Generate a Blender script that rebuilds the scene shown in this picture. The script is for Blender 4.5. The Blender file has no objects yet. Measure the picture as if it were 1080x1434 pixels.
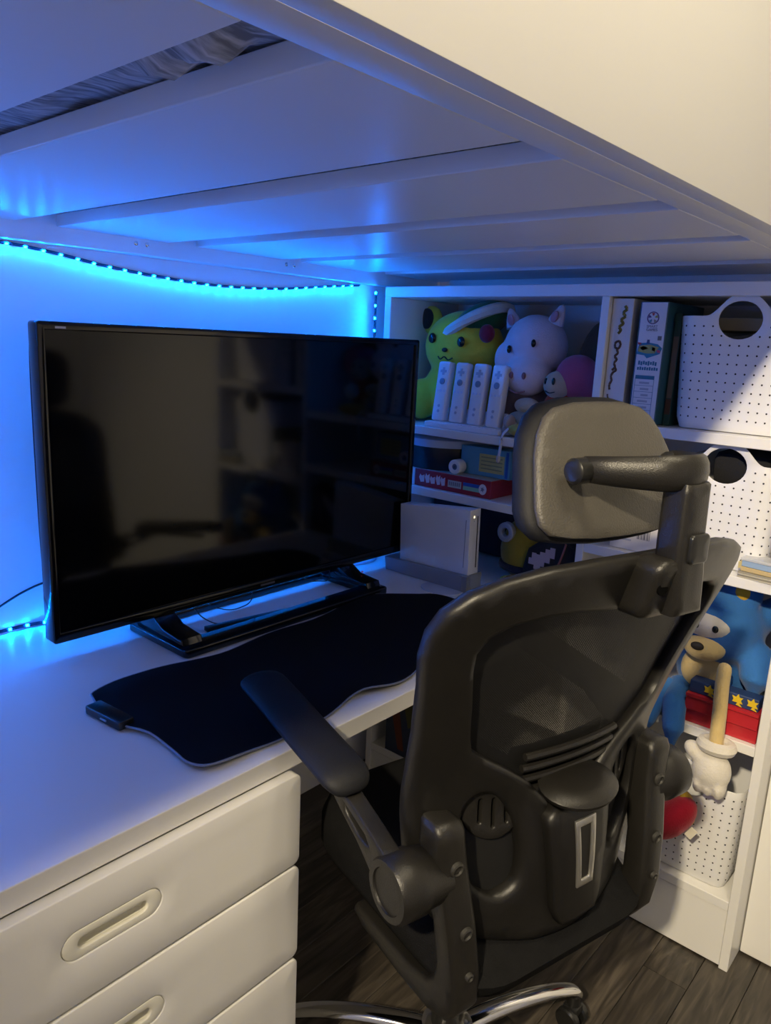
import bpy, bmesh, math, random
from mathutils import Vector, Matrix, Euler
from mathutils.geometry import delaunay_2d_cdt
from math import sin, cos, pi, radians, sqrt, hypot, exp
random.seed(7)
S = bpy.context.scene
COL = S.collection
# ------------------------------------------------------------------ camera
F = 1052.0                                   # focal length in pixels of the 1080x1434 frame
v1 = Vector((940, -190, F)).normalized()     # direction of the long wall, in lens axes (right, down, forward)
dn = Vector((-215, 4633, F)).normalized()    # straight down
ax = (v1 - dn * v1.dot(dn)).normalized()
az = -dn
ay = az.cross(ax)
Rm = Matrix((ax, ay, az))
right, down, fwd = Rm.col[0], Rm.col[1], Rm.col[2]
cam = bpy.data.cameras.new('camera')
cam.sensor_fit = 'VERTICAL'; cam.sensor_height = 36.0; cam.lens = F / 1434 * 36.0
cam.clip_start = 0.02
co = bpy.data.objects.new('camera', cam); COL.objects.link(co)
CAM = Vector((0, 0, 1.33))
Mc = Matrix((right, -down, -fwd)).transposed().to_4x4(); Mc.translation = CAM
co.matrix_world = Mc
S.camera = co
# ------------------------------------------------------------------ world, light, exposure
wd = bpy.data.worlds.new('world'); S.world = wd; wd.use_nodes = True
wd.node_tree.nodes['Background'].inputs[0].default_value = (0.02, 0.025, 0.04, 1)
wd.node_tree.nodes['Background'].inputs[1].default_value = 0.2
LAMP_AT = (0.75, -0.12, 2.44); LAMP_POWER = 50.0; LAMP_COL = (1.0, 0.86, 0.60)
SPOT_AT = (-1.15, -0.12, 2.36); SPOT_TO = (1.62, 0.34, 0.40); SPOT_POWER = 350.0; SPOT_DEG = 46.0; SPOT_COL = (1.0, 0.84, 0.58)
LED_COL = (0.0004, 0.17, 1.0); LED_POWER = 950.0; BACK_LED_POWER = 400.0
S.view_settings.view_transform = 'Standard'; S.view_settings.look = 'None'
S.view_settings.exposure = 0.0; S.view_settings.gamma = 1.0; S.view_settings.use_curve_mapping = False
S.cycles.use_denoising = True
S.cycles.max_bounces = 10; S.cycles.diffuse_bounces = 8

# ------------------------------------------------------------------ materials
MATS = {}
def mat(name, col, rough=0.5, metal=0.0, spec=0.5, bump=0.0, bscale=200.0, vary=0.0, vscale=8.0, emit=0.0, ecol=None, sheen=0.0, alpha=1.0, trans=0.0):
    if name in MATS: return MATS[name]
    m = bpy.data.materials.new(name); m.use_nodes = True
    nt = m.node_tree; b = nt.nodes['Principled BSDF']
    b.inputs['Base Color'].default_value = (*col, 1); b.inputs['Roughness'].default_value = rough
    b.inputs['Metallic'].default_value = metal; b.inputs['Specular IOR Level'].default_value = spec
    b.inputs['Alpha'].default_value = alpha; b.inputs['Transmission Weight'].default_value = trans
    if sheen: b.inputs['Sheen Weight'].default_value = sheen
    if emit:
        b.inputs['Emission Color'].default_value = (*(ecol or col), 1); b.inputs['Emission Strength'].default_value = emit
    tc = None
    if bump or vary:
        tc = nt.nodes.new('ShaderNodeTexCoord')
    if vary:
        n = nt.nodes.new('ShaderNodeTexNoise'); n.inputs['Scale'].default_value = vscale; n.inputs['Detail'].default_value = 5
        nt.links.new(tc.outputs['Object'], n.inputs['Vector'])
        mx = nt.nodes.new('ShaderNodeMix'); mx.data_type = 'RGBA'
        mx.inputs[6].default_value = (*[c * (1 - vary) for c in col], 1); mx.inputs[7].default_value = (*[min(1, c * (1 + vary)) for c in col], 1)
        nt.links.new(n.outputs['Fac'], mx.inputs[0]); nt.links.new(mx.outputs[2], b.inputs['Base Color'])
    if bump:
        n2 = nt.nodes.new('ShaderNodeTexNoise'); n2.inputs['Scale'].default_value = bscale; n2.inputs['Detail'].default_value = 3
        nt.links.new(tc.outputs['Object'], n2.inputs['Vector'])
        bp = nt.nodes.new('ShaderNodeBump'); bp.inputs['Strength'].default_value = bump; bp.inputs['Distance'].default_value = 0.002
        nt.links.new(n2.outputs['Fac'], bp.inputs['Height']); nt.links.new(bp.outputs['Normal'], b.inputs['Normal'])
    MATS[name] = m
    return m
WHITE = mat('white_foil', (0.80, 0.79, 0.76), 0.33, bump=0.02, bscale=60)
SLATW = mat('white_lacquer', (0.80, 0.79, 0.77), 0.38, spec=.4, bump=0.03, bscale=35)
WALLM = mat('wall_paint', (0.88, 0.87, 0.85), 0.7, bump=0.05, bscale=150)
CEILM = mat('ceiling_paint', (0.90, 0.89, 0.86), 0.8, bump=0.03, bscale=90)
PLAST = mat('black_plastic', (0.0085, 0.0078, 0.0068), 0.38, spec=.45, bump=0.16, bscale=900, vary=0.3, vscale=14)
PLASTG = mat('worn_black_plastic', (0.012, 0.011, 0.0095), 0.36, spec=.45, bump=0.22, bscale=700, vary=0.4, vscale=9)
PLASTS = mat('smooth_black_plastic', (0.012, 0.012, 0.012), 0.3)
SEATM = mat('black_seat_fabric', (0.007, 0.007, 0.0075), 0.95, spec=.12, bump=0.6, bscale=500, vary=0.3, vscale=60)
PADM = mat('black_soft_pad', (0.007, 0.0075, 0.010), 0.62, spec=.3, bump=0.15, bscale=400)
CHROME = mat('chrome', (0.75, 0.74, 0.72), 0.10, metal=1.0)
SILVER = mat('brushed_silver', (0.50, 0.49, 0.46), 0.32, metal=0.85)
GLOSSB = mat('gloss_black', (0.004, 0.004, 0.005), 0.12)
SCREEN = mat('dark_screen', (0.0022, 0.0022, 0.0025), 0.085, spec=0.42, bump=0.008, bscale=14)
MATTEB = mat('black_cloth_mat', (0.006, 0.006, 0.008), 0.95, spec=0.12, bump=0.2, bscale=900)
EDGEG = mat('grey_stitching', (0.22, 0.24, 0.30), 0.6)
BWHITE = mat('white_basket_plastic', (0.80, 0.80, 0.80), 0.38, bump=0.02, bscale=80)
HOLE = mat('dark_hole', (0.03, 0.03, 0.035), 0.8); PIT = mat('dark_pit', (0.002, 0.002, 0.002), 0.9, spec=0.05)
CWHITE = mat('white_gloss_plastic', (0.78, 0.79, 0.82), 0.22)
CGREY = mat('grey_stand_plastic', (0.28, 0.30, 0.34), 0.4)
CABLE = mat('black_cable', (0.010, 0.010, 0.012), 0.45)
def plush(name, col): return mat(name, col, 0.95, spec=0.15, bump=0.5, bscale=260, vary=0.14, vscale=24, sheen=0.25)

def wood_mat():
    m = bpy.data.materials.new('wood_plank'); m.use_nodes = True; nt = m.node_tree; b = nt.nodes['Principled BSDF']
    tc = nt.nodes.new('ShaderNodeTexCoord'); oi = nt.nodes.new('ShaderNodeObjectInfo')
    mp = nt.nodes.new('ShaderNodeMapping'); mp.inputs['Scale'].default_value = (2.2, 26, 1)
    ad = nt.nodes.new('ShaderNodeVectorMath'); ad.operation = 'ADD'
    sc = nt.nodes.new('ShaderNodeVectorMath'); sc.operation = 'SCALE'; sc.inputs[0].default_value = (7, 13, 3)
    nt.links.new(oi.outputs['Random'], sc.inputs['Scale'])
    nt.links.new(tc.outputs['Object'], ad.inputs[0]); nt.links.new(sc.outputs[0], ad.inputs[1]); nt.links.new(ad.outputs[0], mp.inputs['Vector'])
    n = nt.nodes.new('ShaderNodeTexNoise'); n.inputs['Scale'].default_value = 2.2; n.inputs['Detail'].default_value = 7; n.inputs['Distortion'].default_value = 0.9
    nt.links.new(mp.outputs[0], n.inputs['Vector'])
    r = nt.nodes.new('ShaderNodeValToRGB'); e = r.color_ramp.elements
    e[0].position = 0.30; e[0].color = (0.020, 0.0165, 0.013, 1); e[1].position = 0.72; e[1].color = (0.105, 0.087, 0.067, 1)
    e2 = r.color_ramp.elements.new(0.5); e2.color = (0.052, 0.043, 0.034, 1)
    nt.links.new(n.outputs['Fac'], r.inputs['Fac'])
    hs = nt.nodes.new('ShaderNodeHueSaturation'); mr = nt.nodes.new('ShaderNodeMapRange')
    mr.inputs['To Min'].default_value = 0.7; mr.inputs['To Max'].default_value = 1.3
    nt.links.new(oi.outputs['Random'], mr.inputs['Value']); nt.links.new(mr.outputs[0], hs.inputs['Value'])
    nt.links.new(r.outputs[0], hs.inputs['Color']); nt.links.new(hs.outputs[0], b.inputs['Base Color'])
    b.inputs['Roughness'].default_value = 0.42
    bp = nt.nodes.new('ShaderNodeBump'); bp.inputs['Strength'].default_value = 0.15; bp.inputs['Distance'].default_value = 0.002
    nt.links.new(n.outputs['Fac'], bp.inputs['Height']); nt.links.new(bp.outputs[0], b.inputs['Normal'])
    return m
WOOD = wood_mat()

def mesh_fabric():
    m = bpy.data.materials.new('black_mesh_fabric'); m.use_nodes = True; nt = m.node_tree; b = nt.nodes['Principled BSDF']
    b.inputs['Base Color'].default_value = (0.0065, 0.0065, 0.0065, 1); b.inputs['Roughness'].default_value = 0.6
    tc = nt.nodes.new('ShaderNodeTexCoord'); sp = nt.nodes.new('ShaderNodeSeparateXYZ'); nt.links.new(tc.outputs['Object'], sp.inputs[0])
    outs = []
    for o, fr in (('X', 2 * pi / 0.0030), ('Z', 2 * pi / 0.0030)):
        mu = nt.nodes.new('ShaderNodeMath'); mu.operation = 'MULTIPLY'; mu.inputs[1].default_value = fr; nt.links.new(sp.outputs[o], mu.inputs[0])
        si = nt.nodes.new('ShaderNodeMath'); si.operation = 'SINE'; nt.links.new(mu.outputs[0], si.inputs[0]); outs.append(si)
    pr = nt.nodes.new('ShaderNodeMath'); pr.operation = 'MULTIPLY'; nt.links.new(outs[0].outputs[0], pr.inputs[0]); nt.links.new(outs[1].outputs[0], pr.inputs[1])
    lt = nt.nodes.new('ShaderNodeMath'); lt.operation = 'LESS_THAN'; lt.inputs[1].default_value = 0.42; nt.links.new(pr.outputs[0], lt.inputs[0])
    nt.links.new(lt.outputs[0], b.inputs['Alpha'])
    return m
MESHF = mesh_fabric()

def sheet_mat():
    m = bpy.data.materials.new('grey_patterned_sheet'); m.use_nodes = True; nt = m.node_tree; b = nt.nodes['Principled BSDF']
    tc = nt.nodes.new('ShaderNodeTexCoord'); mp = nt.nodes.new('ShaderNodeMapping'); mp.inputs['Scale'].default_value = (9, 55, 9); mp.inputs['Rotation'].default_value = (0, 0, 0.35)
    n = nt.nodes.new('ShaderNodeTexNoise'); n.inputs['Scale'].default_value = 3; n.inputs['Detail'].default_value = 4; n.inputs['Distortion'].default_value = 0.4
    r = nt.nodes.new('ShaderNodeValToRGB'); e = r.color_ramp.elements
    e[0].position = 0.36; e[0].color = (0.22, 0.23, 0.25, 1); e[1].position = 0.66; e[1].color = (0.66, 0.67, 0.69, 1)
    nt.links.new(tc.outputs['Object'], mp.inputs['Vector']); nt.links.new(mp.outputs[0], n.inputs['Vector'])
    nt.links.new(n.outputs['Fac'], r.inputs['Fac']); nt.links.new(r.outputs[0], b.inputs['Base Color']); b.inputs['Roughness'].default_value = 0.9
    return m
SHEET = sheet_mat()
LEDM = mat('led_light', (0.2, 0.6, 1.0), 0.4, emit=LED_POWER, ecol=LED_COL)
LEDB = mat('dim_led_light', (0.2, 0.6, 1.0), 0.4, emit=BACK_LED_POWER, ecol=LED_COL)
LAMPM = mat('lamp_diffuser', (0.9, 0.85, 0.7), 0.5, emit=LAMP_POWER, ecol=LAMP_COL)

# ------------------------------------------------------------------ builders
W = {}
class MB:
    def __init__(s): s.bm = bmesh.new()
    def _new(s, n0): s.bm.verts.ensure_lookup_table(); return s.bm.verts[n0:]
    def box(s, c, size, rot=None, bevel=0.0, seg=2):
        t = bmesh.new(); bmesh.ops.create_cube(t, size=1.0)
        for v in t.verts: v.co = Vector((v.co.x * size[0], v.co.y * size[1], v.co.z * size[2]))
        if bevel: bmesh.ops.bevel(t, geom=list(t.edges), offset=bevel, segments=seg, profile=0.5, affect='EDGES')
        M = Matrix.Translation(c) @ (Euler(rot).to_matrix().to_4x4() if rot else Matrix())
        s.merge(t, M); return s
    def span(s, a, b, bevel=0.0, seg=2):
        return s.box([(a[i] + b[i]) / 2 for i in range(3)], [abs(b[i] - a[i]) for i in range(3)], None, bevel, seg)
    def merge(s, t, M=Matrix()):
        idx = [s.bm.verts.new(M @ v.co) for v in t.verts]
        t.verts.index_update()
        for f in t.faces:
            try: s.bm.faces.new([idx[v.index] for v in f.verts])
            except ValueError: pass
        t.free()
    def ell(s, c, r, rot=None, u=20, v=12):
        t = bmesh.new(); bmesh.ops.create_uvsphere(t, u_segments=u, v_segments=v, radius=1.0)
        if isinstance(r, (int, float)): r = (r, r, r)
        M = Matrix.Translation(c) @ (Euler(rot).to_matrix().to_4x4() if rot else Matrix()) @ Matrix.Diagonal((*r, 1))
        s.merge(t, M); return s
    def tube(s, pts, rad, n=10, flat=1.0, up=(0, 0, 1), closed=False, caps=True):
        pts = [Vector(p) for p in pts]; m = len(pts)
        if isinstance(rad, (int, float)): rad = [rad] * m
        rings = []
        for i, p in enumerate(pts):
            if closed: d = pts[(i + 1) % m] - pts[i - 1]
            else: d = pts[min(i + 1, m - 1)] - pts[max(i - 1, 0)]
            d.normalize(); uu = Vector(up)
            if abs(d.dot(uu)) > 0.98: uu = Vector((1, 0, 0)) if abs(d.x) < 0.9 else Vector((0, 1, 0))
            a = d.cross(uu).normalized(); b = a.cross(d).normalized()
            rings.append([s.bm.verts.new(p + a * cos(2 * pi * k / n) * rad[i] + b * sin(2 * pi * k / n) * rad[i] * flat) for k in range(n)])
        for i in range(m if closed else m - 1):
            A, B = rings[i], rings[(i + 1) % m]
            for k in range(n): s.bm.faces.new((A[k], A[(k + 1) % n], B[(k + 1) % n], B[k]))
        if caps and not closed:
            s.bm.faces.new(rings[0][::-1]); s.bm.faces.new(rings[-1])
        return s
    def lathe(s, prof, M=Matrix(), n=24, caps=True):
        rings = []
        for r, z in prof:
            if r < 1e-6: rings.append([s.bm.verts.new(M @ Vector((0, 0, z)))])
            else: rings.append([s.bm.verts.new(M @ Vector((r * cos(2 * pi * k / n), r * sin(2 * pi * k / n), z))) for k in range(n)])
        for A, B in zip(rings, rings[1:]):
            for k in range(n):
                q = []
                for v in (A[k % len(A)], A[(k + 1) % len(A)], B[(k + 1) % len(B)], B[k % len(B)]):
                    if v not in q: q.append(v)
                if len(q) > 2: s.bm.faces.new(q)
        if caps and len(rings[0]) > 1: s.bm.faces.new(rings[0][::-1])
        if caps and len(rings[-1]) > 1: s.bm.faces.new(rings[-1])
        return s
    def plate(s, loops, f, T, r=0.0, step=0.02):
        """a plate with holes: loops (outer first) in two parameters, f(s, t, depth) puts a point in space"""
        def area(L): return sum(L[i][0] * L[(i + 1) % len(L)][1] - L[(i + 1) % len(L)][0] * L[i][1] for i in range(len(L)))
        LL = []
        for k, L in enumerate(loops):
            R = []
            for i in range(len(L)):
                a, b = L[i], L[(i + 1) % len(L)]; n = max(1, int(math.ceil(hypot(b[0] - a[0], b[1] - a[1]) / step)))
                R += [(a[0] + (b[0] - a[0]) * j / n, a[1] + (b[1] - a[1]) * j / n) for j in range(n)]
            if (area(R) > 0) != (k == 0): R.reverse()
            LL.append(R)
        def inset(L, d):
            o = []
            for i in range(len(L)):
                p, q, n = L[i - 1], L[i], L[(i + 1) % len(L)]
                e1 = Vector((q[0] - p[0], q[1] - p[1])); e2 = Vector((n[0] - q[0], n[1] - q[1]))
                n1 = Vector((-e1.y, e1.x)); n2 = Vector((-e2.y, e2.x))
                if n1.length: n1.normalize()
                if n2.length: n2.normalize()
                nn = n1 + n2
                if nn.length < 1e-6: nn = n1
                nn.normalize(); k = d / max(0.5, nn.dot(n2) if n2.length else 1)
                o.append((q[0] + nn.x * k, q[1] + nn.y * k))
            return o
        prof = [(r, 0), (r * 0.3, r * 0.3), (0, r), (0, T - r), (r * 0.3, T - r * 0.3), (r, T)] if r else [(0, 0), (0, T)]
        cap = [inset(L, r) if r else L for L in LL]
        P2 = [Vector(p) for L in cap for p in L]; ed = []; k = 0
        for L in cap:
            ed += [(k + i, k + (i + 1) % len(L)) for i in range(len(L))]; k += len(L)
        def inside(p):
            c = False
            for L in cap:
                for i in range(len(L)):
                    a, b = L[i], L[(i + 1) % len(L)]
                    if (a[1] > p[1]) != (b[1] > p[1]) and p[0] < (b[0] - a[0]) * (p[1] - a[1]) / (b[1] - a[1]) + a[0]: c = not c
            return c
        nb = len(P2); xs = [p.x for p in P2]; ys = [p.y for p in P2]; bnd = [p.copy() for p in P2]
        x = min(xs) + step
        while x < max(xs):
            y = min(ys) + step
            while y < max(ys):
                q = Vector((x, y))
                if inside(q) and min((q - b).length_squared for b in bnd) > (0.6 * step) ** 2: P2.append(q)
                y += step
            x += step
        vo, eo, fo, ov, oe, of = delaunay_2d_cdt(P2, ed, [], 0, 1e-7)
        pos = {}
        for i, lst in enumerate(ov):
            for j in lst: pos[j] = i
        rings = []
        for ins, off in prof:
            rr = []
            for L in LL:
                rr.append([s.bm.verts.new(f(p[0], p[1], off)) for p in (inset(L, ins) if ins else L)])
            rings.append(rr)
        front, back = {}, {}
        k = 0
        for a, L in enumerate(cap):
            for i in range(len(L)):
                front[pos[k]] = rings[0][a][i]; back[pos[k]] = rings[-1][a][i]; k += 1
        for i, p in enumerate(vo):
            if i not in front:
                front[i] = s.bm.verts.new(f(p.x, p.y, 0)); back[i] = s.bm.verts.new(f(p.x, p.y, T))
        for t in fo:
            c = ((vo[t[0]].x + vo[t[1]].x + vo[t[2]].x) / 3, (vo[t[0]].y + vo[t[1]].y + vo[t[2]].y) / 3)
            if not inside(c): continue
            for D, o in ((front, 1), (back, -1)):
                try: s.bm.faces.new([D[i] for i in t][::o])
                except ValueError: pass
        for A, B in zip(rings, rings[1:]):
            for a in range(len(LL)):
                n = len(LL[a])
                for i in range(n):
                    try: s.bm.faces.new((A[a][i], A[a][(i + 1) % n], B[a][(i + 1) % n], B[a][i]))
                    except ValueError: pass
        return s
    def build(s, name, m, parent=None, local=False, smooth=True, ang=40, label=None, cat=None, group=None, kind=None, at=None):
        bm = s.bm
        bmesh.ops.remove_doubles(bm, verts=bm.verts, dist=1e-6)
        bmesh.ops.recalc_face_normals(bm, faces=bm.faces)
        if parent is not None:
            if not local: bm.transform(W[parent.name].inverted())
            base = W[parent.name]
        else:
            if at is None:
                xs = [v.co for v in bm.verts]
                at = Vector(((min(c.x for c in xs) + max(c.x for c in xs)) / 2, (min(c.y for c in xs) + max(c.y for c in xs)) / 2, min(c.z for c in xs)))
            base = Matrix.Translation(at)
            bm.transform(base.inverted())
        if smooth:
            for f in bm.faces: f.smooth = True
            for e in bm.edges:
                if len(e.link_faces) == 2 and e.calc_face_angle(0) > radians(ang): e.smooth = False
        me = bpy.data.meshes.new(name); bm.to_mesh(me); bm.free()
        me.materials.append(m)
        o = bpy.data.objects.new(name, me); COL.objects.link(o)
        if parent is not None: o.parent = parent
        else: o.location = base.translation
        W[o.name] = base.copy()
        tag(o, label, cat, group, kind)
        return o
def tag(o, label=None, cat=None, group=None, kind=None):
    if label: o['label'] = label
    if cat: o['category'] = cat
    if group: o['group'] = group
    if kind: o['kind'] = kind
def thing(name, label, cat, loc, rot=(0, 0, 0), group=None):
    o = bpy.data.objects.new(name, None); COL.objects.link(o); o.empty_display_size = 0.05
    o.location = loc; o.rotation_euler = rot
    W[o.name] = Matrix.Translation(loc) @ Euler(rot).to_matrix().to_4x4()
    tag(o, label, cat, group)
    return o
def inst(src, name, parent, M, mats=None):
    """a copy of a mesh object, sharing its mesh, placed in the parent's own axes"""
    o = src.copy(); o.name = name; COL.objects.link(o); o.parent = parent; o.matrix_basis = M
    W[o.name] = W[parent.name] @ M
    return o
def dup(root, loc, rot=None, label=None):
    r = root.copy(); COL.objects.link(r); r.location = loc
    if rot is not None: r.rotation_euler = rot
    if label: r['label'] = label
    for ch in list(root.children):
        c = ch.copy(); COL.objects.link(c); c.parent = r
        for g in ch.children:
            d = g.copy(); COL.objects.link(d); d.parent = c
    return r
def remesh(o, vox=0.006, it=6):
    md = o.modifiers.new('remesh', 'REMESH'); md.mode = 'VOXEL'; md.voxel_size = vox; md.use_smooth_shade = True
    sm = o.modifiers.new('smooth', 'SMOOTH'); sm.factor = 0.5; sm.iterations = it
def rrect(x0, y0, x1, y1, r, n=6):
    P = []
    for cx, cy, a0 in ((x1 - r, y1 - r, 0), (x0 + r, y1 - r, pi / 2), (x0 + r, y0 + r, pi), (x1 - r, y0 + r, 1.5 * pi)):
        P += [(cx + r * cos(a0 + pi / 2 * k / n), cy + r * sin(a0 + pi / 2 * k / n)) for k in range(n + 1)]
    return P
def oval(cx, cy, rx, ry, n=24): return [(cx + rx * cos(2 * pi * k / n), cy + ry * sin(2 * pi * k / n)) for k in range(n)]
def spline(P, n=8, closed=False):
    P = [Vector(p) for p in P]; m = len(P); out = []
    for i in range(m if closed else m - 1):
        g = lambda k: P[k % m] if closed else P[max(0, min(m - 1, k))]
        a, b, c, d = g(i - 1), g(i), g(i + 1), g(i + 2)
        for k in range(n):
            t = k / n
            out.append(0.5 * ((2 * b) + (c - a) * t + (2 * a - 5 * b + 4 * c - d) * t * t + (3 * b - a - 3 * c + d) * t ** 3))
    if not closed: out.append(P[-1])
    return out
def text(body, size, m, parent, M, name='lettering', align='CENTER', ext=0.0002):
    cu = bpy.data.curves.new(name, 'FONT'); cu.body = body; cu.size = size; cu.align_x = align; cu.align_y = 'CENTER'; cu.extrude = ext
    t = bpy.data.objects.new(name + '_curve', cu); COL.objects.link(t)
    bpy.context.view_layer.update()
    me = bpy.data.meshes.new_from_object(t.evaluated_get(bpy.context.evaluated_depsgraph_get()))
    bpy.data.objects.remove(t)
    me.materials.clear(); me.materials.append(m)
    o = bpy.data.objects.new(name, me); COL.objects.link(o); o.parent = parent; o.matrix_basis = W[parent.name].inverted() @ M
    return o
FACE_X = lambda x, y, z, roll=0: Matrix.Translation((x, y, z)) @ Matrix(((0, 0, -1, 0), (-1, 0, 0, 0), (0, 1, 0, 0), (0, 0, 0, 1))) @ Matrix.Rotation(roll, 4, 'Z')

# ------------------------------------------------------------------ the setting
XW, YW = 1.915, 1.475            # wall behind the bookcase, wall behind the desk
XL, YF, ZC = -1.32, -1.30, 2.5
def slab(name, a, b, m): return MB().span(a, b).build(name, m, smooth=False, kind='structure')
fl = slab('floor', (XL, YF, -0.06), (XW, YW, -0.006), mat('floor_base', (0.05, 0.042, 0.034), 0.6))
slab('wall_back', (XL - .1, YW, -0.06), (XW + .1, YW + .1, ZC), WALLM)
slab('wall_right', (XW, YF, -0.06), (XW + .1, YW, ZC), WALLM)
slab('wall_left', (XL - .1, YF, -0.06), (XL, YW, ZC), WALLM)
slab('wall_front', (XL - .1, YF - .1, -0.06), (XW + .1, YF, ZC), WALLM)
slab('ceiling', (XL - .1, YF - .1, ZC), (XW + .1, YW + .1, ZC + .1), CEILM)
# floor planks, each a piece of its own, running along the long wall
PW, PL = 0.096, 1.2
pb = MB().box((0, 0, 0), (PL - .0012, PW - .0012, 0.006), bevel=0.0008, seg=1)
plank = pb.build('plank', WOOD, fl, local=True, smooth=False)
first = True
for r in range(-8, 20):
    y = 0.36 + PW * r + PW / 2
    if y + PW / 2 > YW: continue
    off = {0: 1.48, 1: 0.95}.get(r, 0.28 + (r * 0.437) % 1.2)
    while off > -0.4: off -= PL
    x = off
    while x < XW:
        a, b = x, min(x + PL, XW)
        if b - a > 0.03:
            M = W[fl.name].inverted() @ Matrix.Translation(((a + b) / 2, y, -0.003)) @ Matrix.Diagonal(((b - a) / PL, 1, 1, 1))
            if first: plank.matrix_basis = M; first = False
            else: inst(plank, 'plank', fl, M)
        x += PL
slab('baseboard_left', (XL, YF, -.006), (XL + .012, YW, .07), WHITE)
slab('baseboard_front', (XL + .012, YF, -.006), (XW, YF + .012, .07), WHITE)

# ceiling lamp over the middle of the room
t = thing('ceiling_lamp', 'round white ceiling lamp giving the warm room light', 'lamp', (LAMP_AT[0], LAMP_AT[1], LAMP_AT[2]))
MB().lathe([(0.0, 0.06), (0.17, 0.06), (0.185, 0.03), (0.18, 0.02), (0.0, 0.02)]).build('lamp_base', WHITE, t, local=True)
MB().lathe([(0.0, 0.0), (0.12, 0.004), (0.168, 0.02), (0.0, 0.0201)]).build('lamp_shade', LAMPM, t, local=True)

# added, unseen fill spotlight: brightens the bookcase, kick panel and wardrobe front
t = thing('added_fill_spot', 'added white fill spotlight, out of view, brightening the bookcase side', 'lamp', SPOT_AT)
aim = (Vector(SPOT_TO) - Vector(SPOT_AT)).normalized(); Rq = aim.to_track_quat('-Z', 'Y').to_matrix().to_4x4()
MB().lathe([(.075, -.02), (.080, -.02), (.080, .05), (.045, .11), (0, .11), (0, .10), (.040, .10), (.075, .05), (.075, -.02)], Rq, 28, False).build('fill_spot_housing', WHITE, t, local=True)
MB().lathe([(0, 2.499 - SPOT_AT[2]), (.05, 2.499 - SPOT_AT[2]), (.05, 2.48 - SPOT_AT[2]), (.012, 2.475 - SPOT_AT[2]), (.012, .09), (0, .09)], n=16).build('fill_spot_stem', WHITE, t, local=True)
sl = bpy.data.lights.new('fill_spot_light', 'SPOT'); sl.energy = SPOT_POWER; sl.color = SPOT_COL; sl.spot_size = radians(SPOT_DEG); sl.spot_blend = .85; sl.shadow_soft_size = .05
so = bpy.data.objects.new('fill_spot_light', sl); COL.objects.link(so); so.parent = t; so.matrix_basis = Rq

# ------------------------------------------------------------------ loft bed
ZB, ST = 1.51, 0.022
bed = thing('loft_bed', 'white loft bed with slatted base, its underside above the desk', 'bed', (0.6, 0.9, ZB))
b = MB().span((-1.35, 0.333, ZB), (1.90, 0.359, 1.93), 0.0007); b.build('side_rail', SLATW, bed)
MB().span((-1.35, 0.3592, ZB), (1.90, 0.397, ZB + .030), 0.0006).build('slat_ledge', SLATW, bed)
wb = MB().span((-1.35, 1.440, 1.479), (1.86, YW - .001, 1.56), 0.003).build('wall_beam', SLATW, bed)
sc0 = None
for x in (0.86, 0.885, 1.26, 1.285, 0.42, 0.445):
    if sc0 is None:
        sc0 = MB().lathe([(0.0045, 0.0), (0.0045, 0.001), (0.003, 0.0018), (0, 0.0018)], Matrix.Rotation(pi / 2, 4, 'X'), n=10).build('screw', CHROME, wb, local=True)
        sc0.matrix_basis = W[wb.name].inverted() @ Matrix.Translation((x, 1.4398, 1.500))
    else: inst(sc0, 'screw', wb, W[wb.name].inverted() @ Matrix.Translation((x, 1.4398, 1.500)))
# slats across the bed: gaps measured under the bed
gaps = [(-.93, -.86), (-.62, -.55), (-.31, -.238), (0.0, .073), (.311, .386), (.622, .698), (.936, 1.004), (1.248, 1.307), (1.555, 1.62)]
edges = [-1.30] + [e for g in gaps for e in g] + [1.86]
for i in range(0, len(edges), 2):
    MB().span((edges[i], 0.3975, ZB), (edges[i + 1], 1.474, ZB + ST), 0.0015).build('slat', SLATW, bed, smooth=False) if i else None
MB().span((-1.30, 0.3975, ZB), (-.93, 1.474, ZB + ST), 0.0015).build('slat', SLATW, bed, smooth=False)
MB().span((1.81, 0.40, 1.4755), (1.85, 1.36, ZB - .0005), 0.002).build('end_beam', SLATW, bed)
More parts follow.
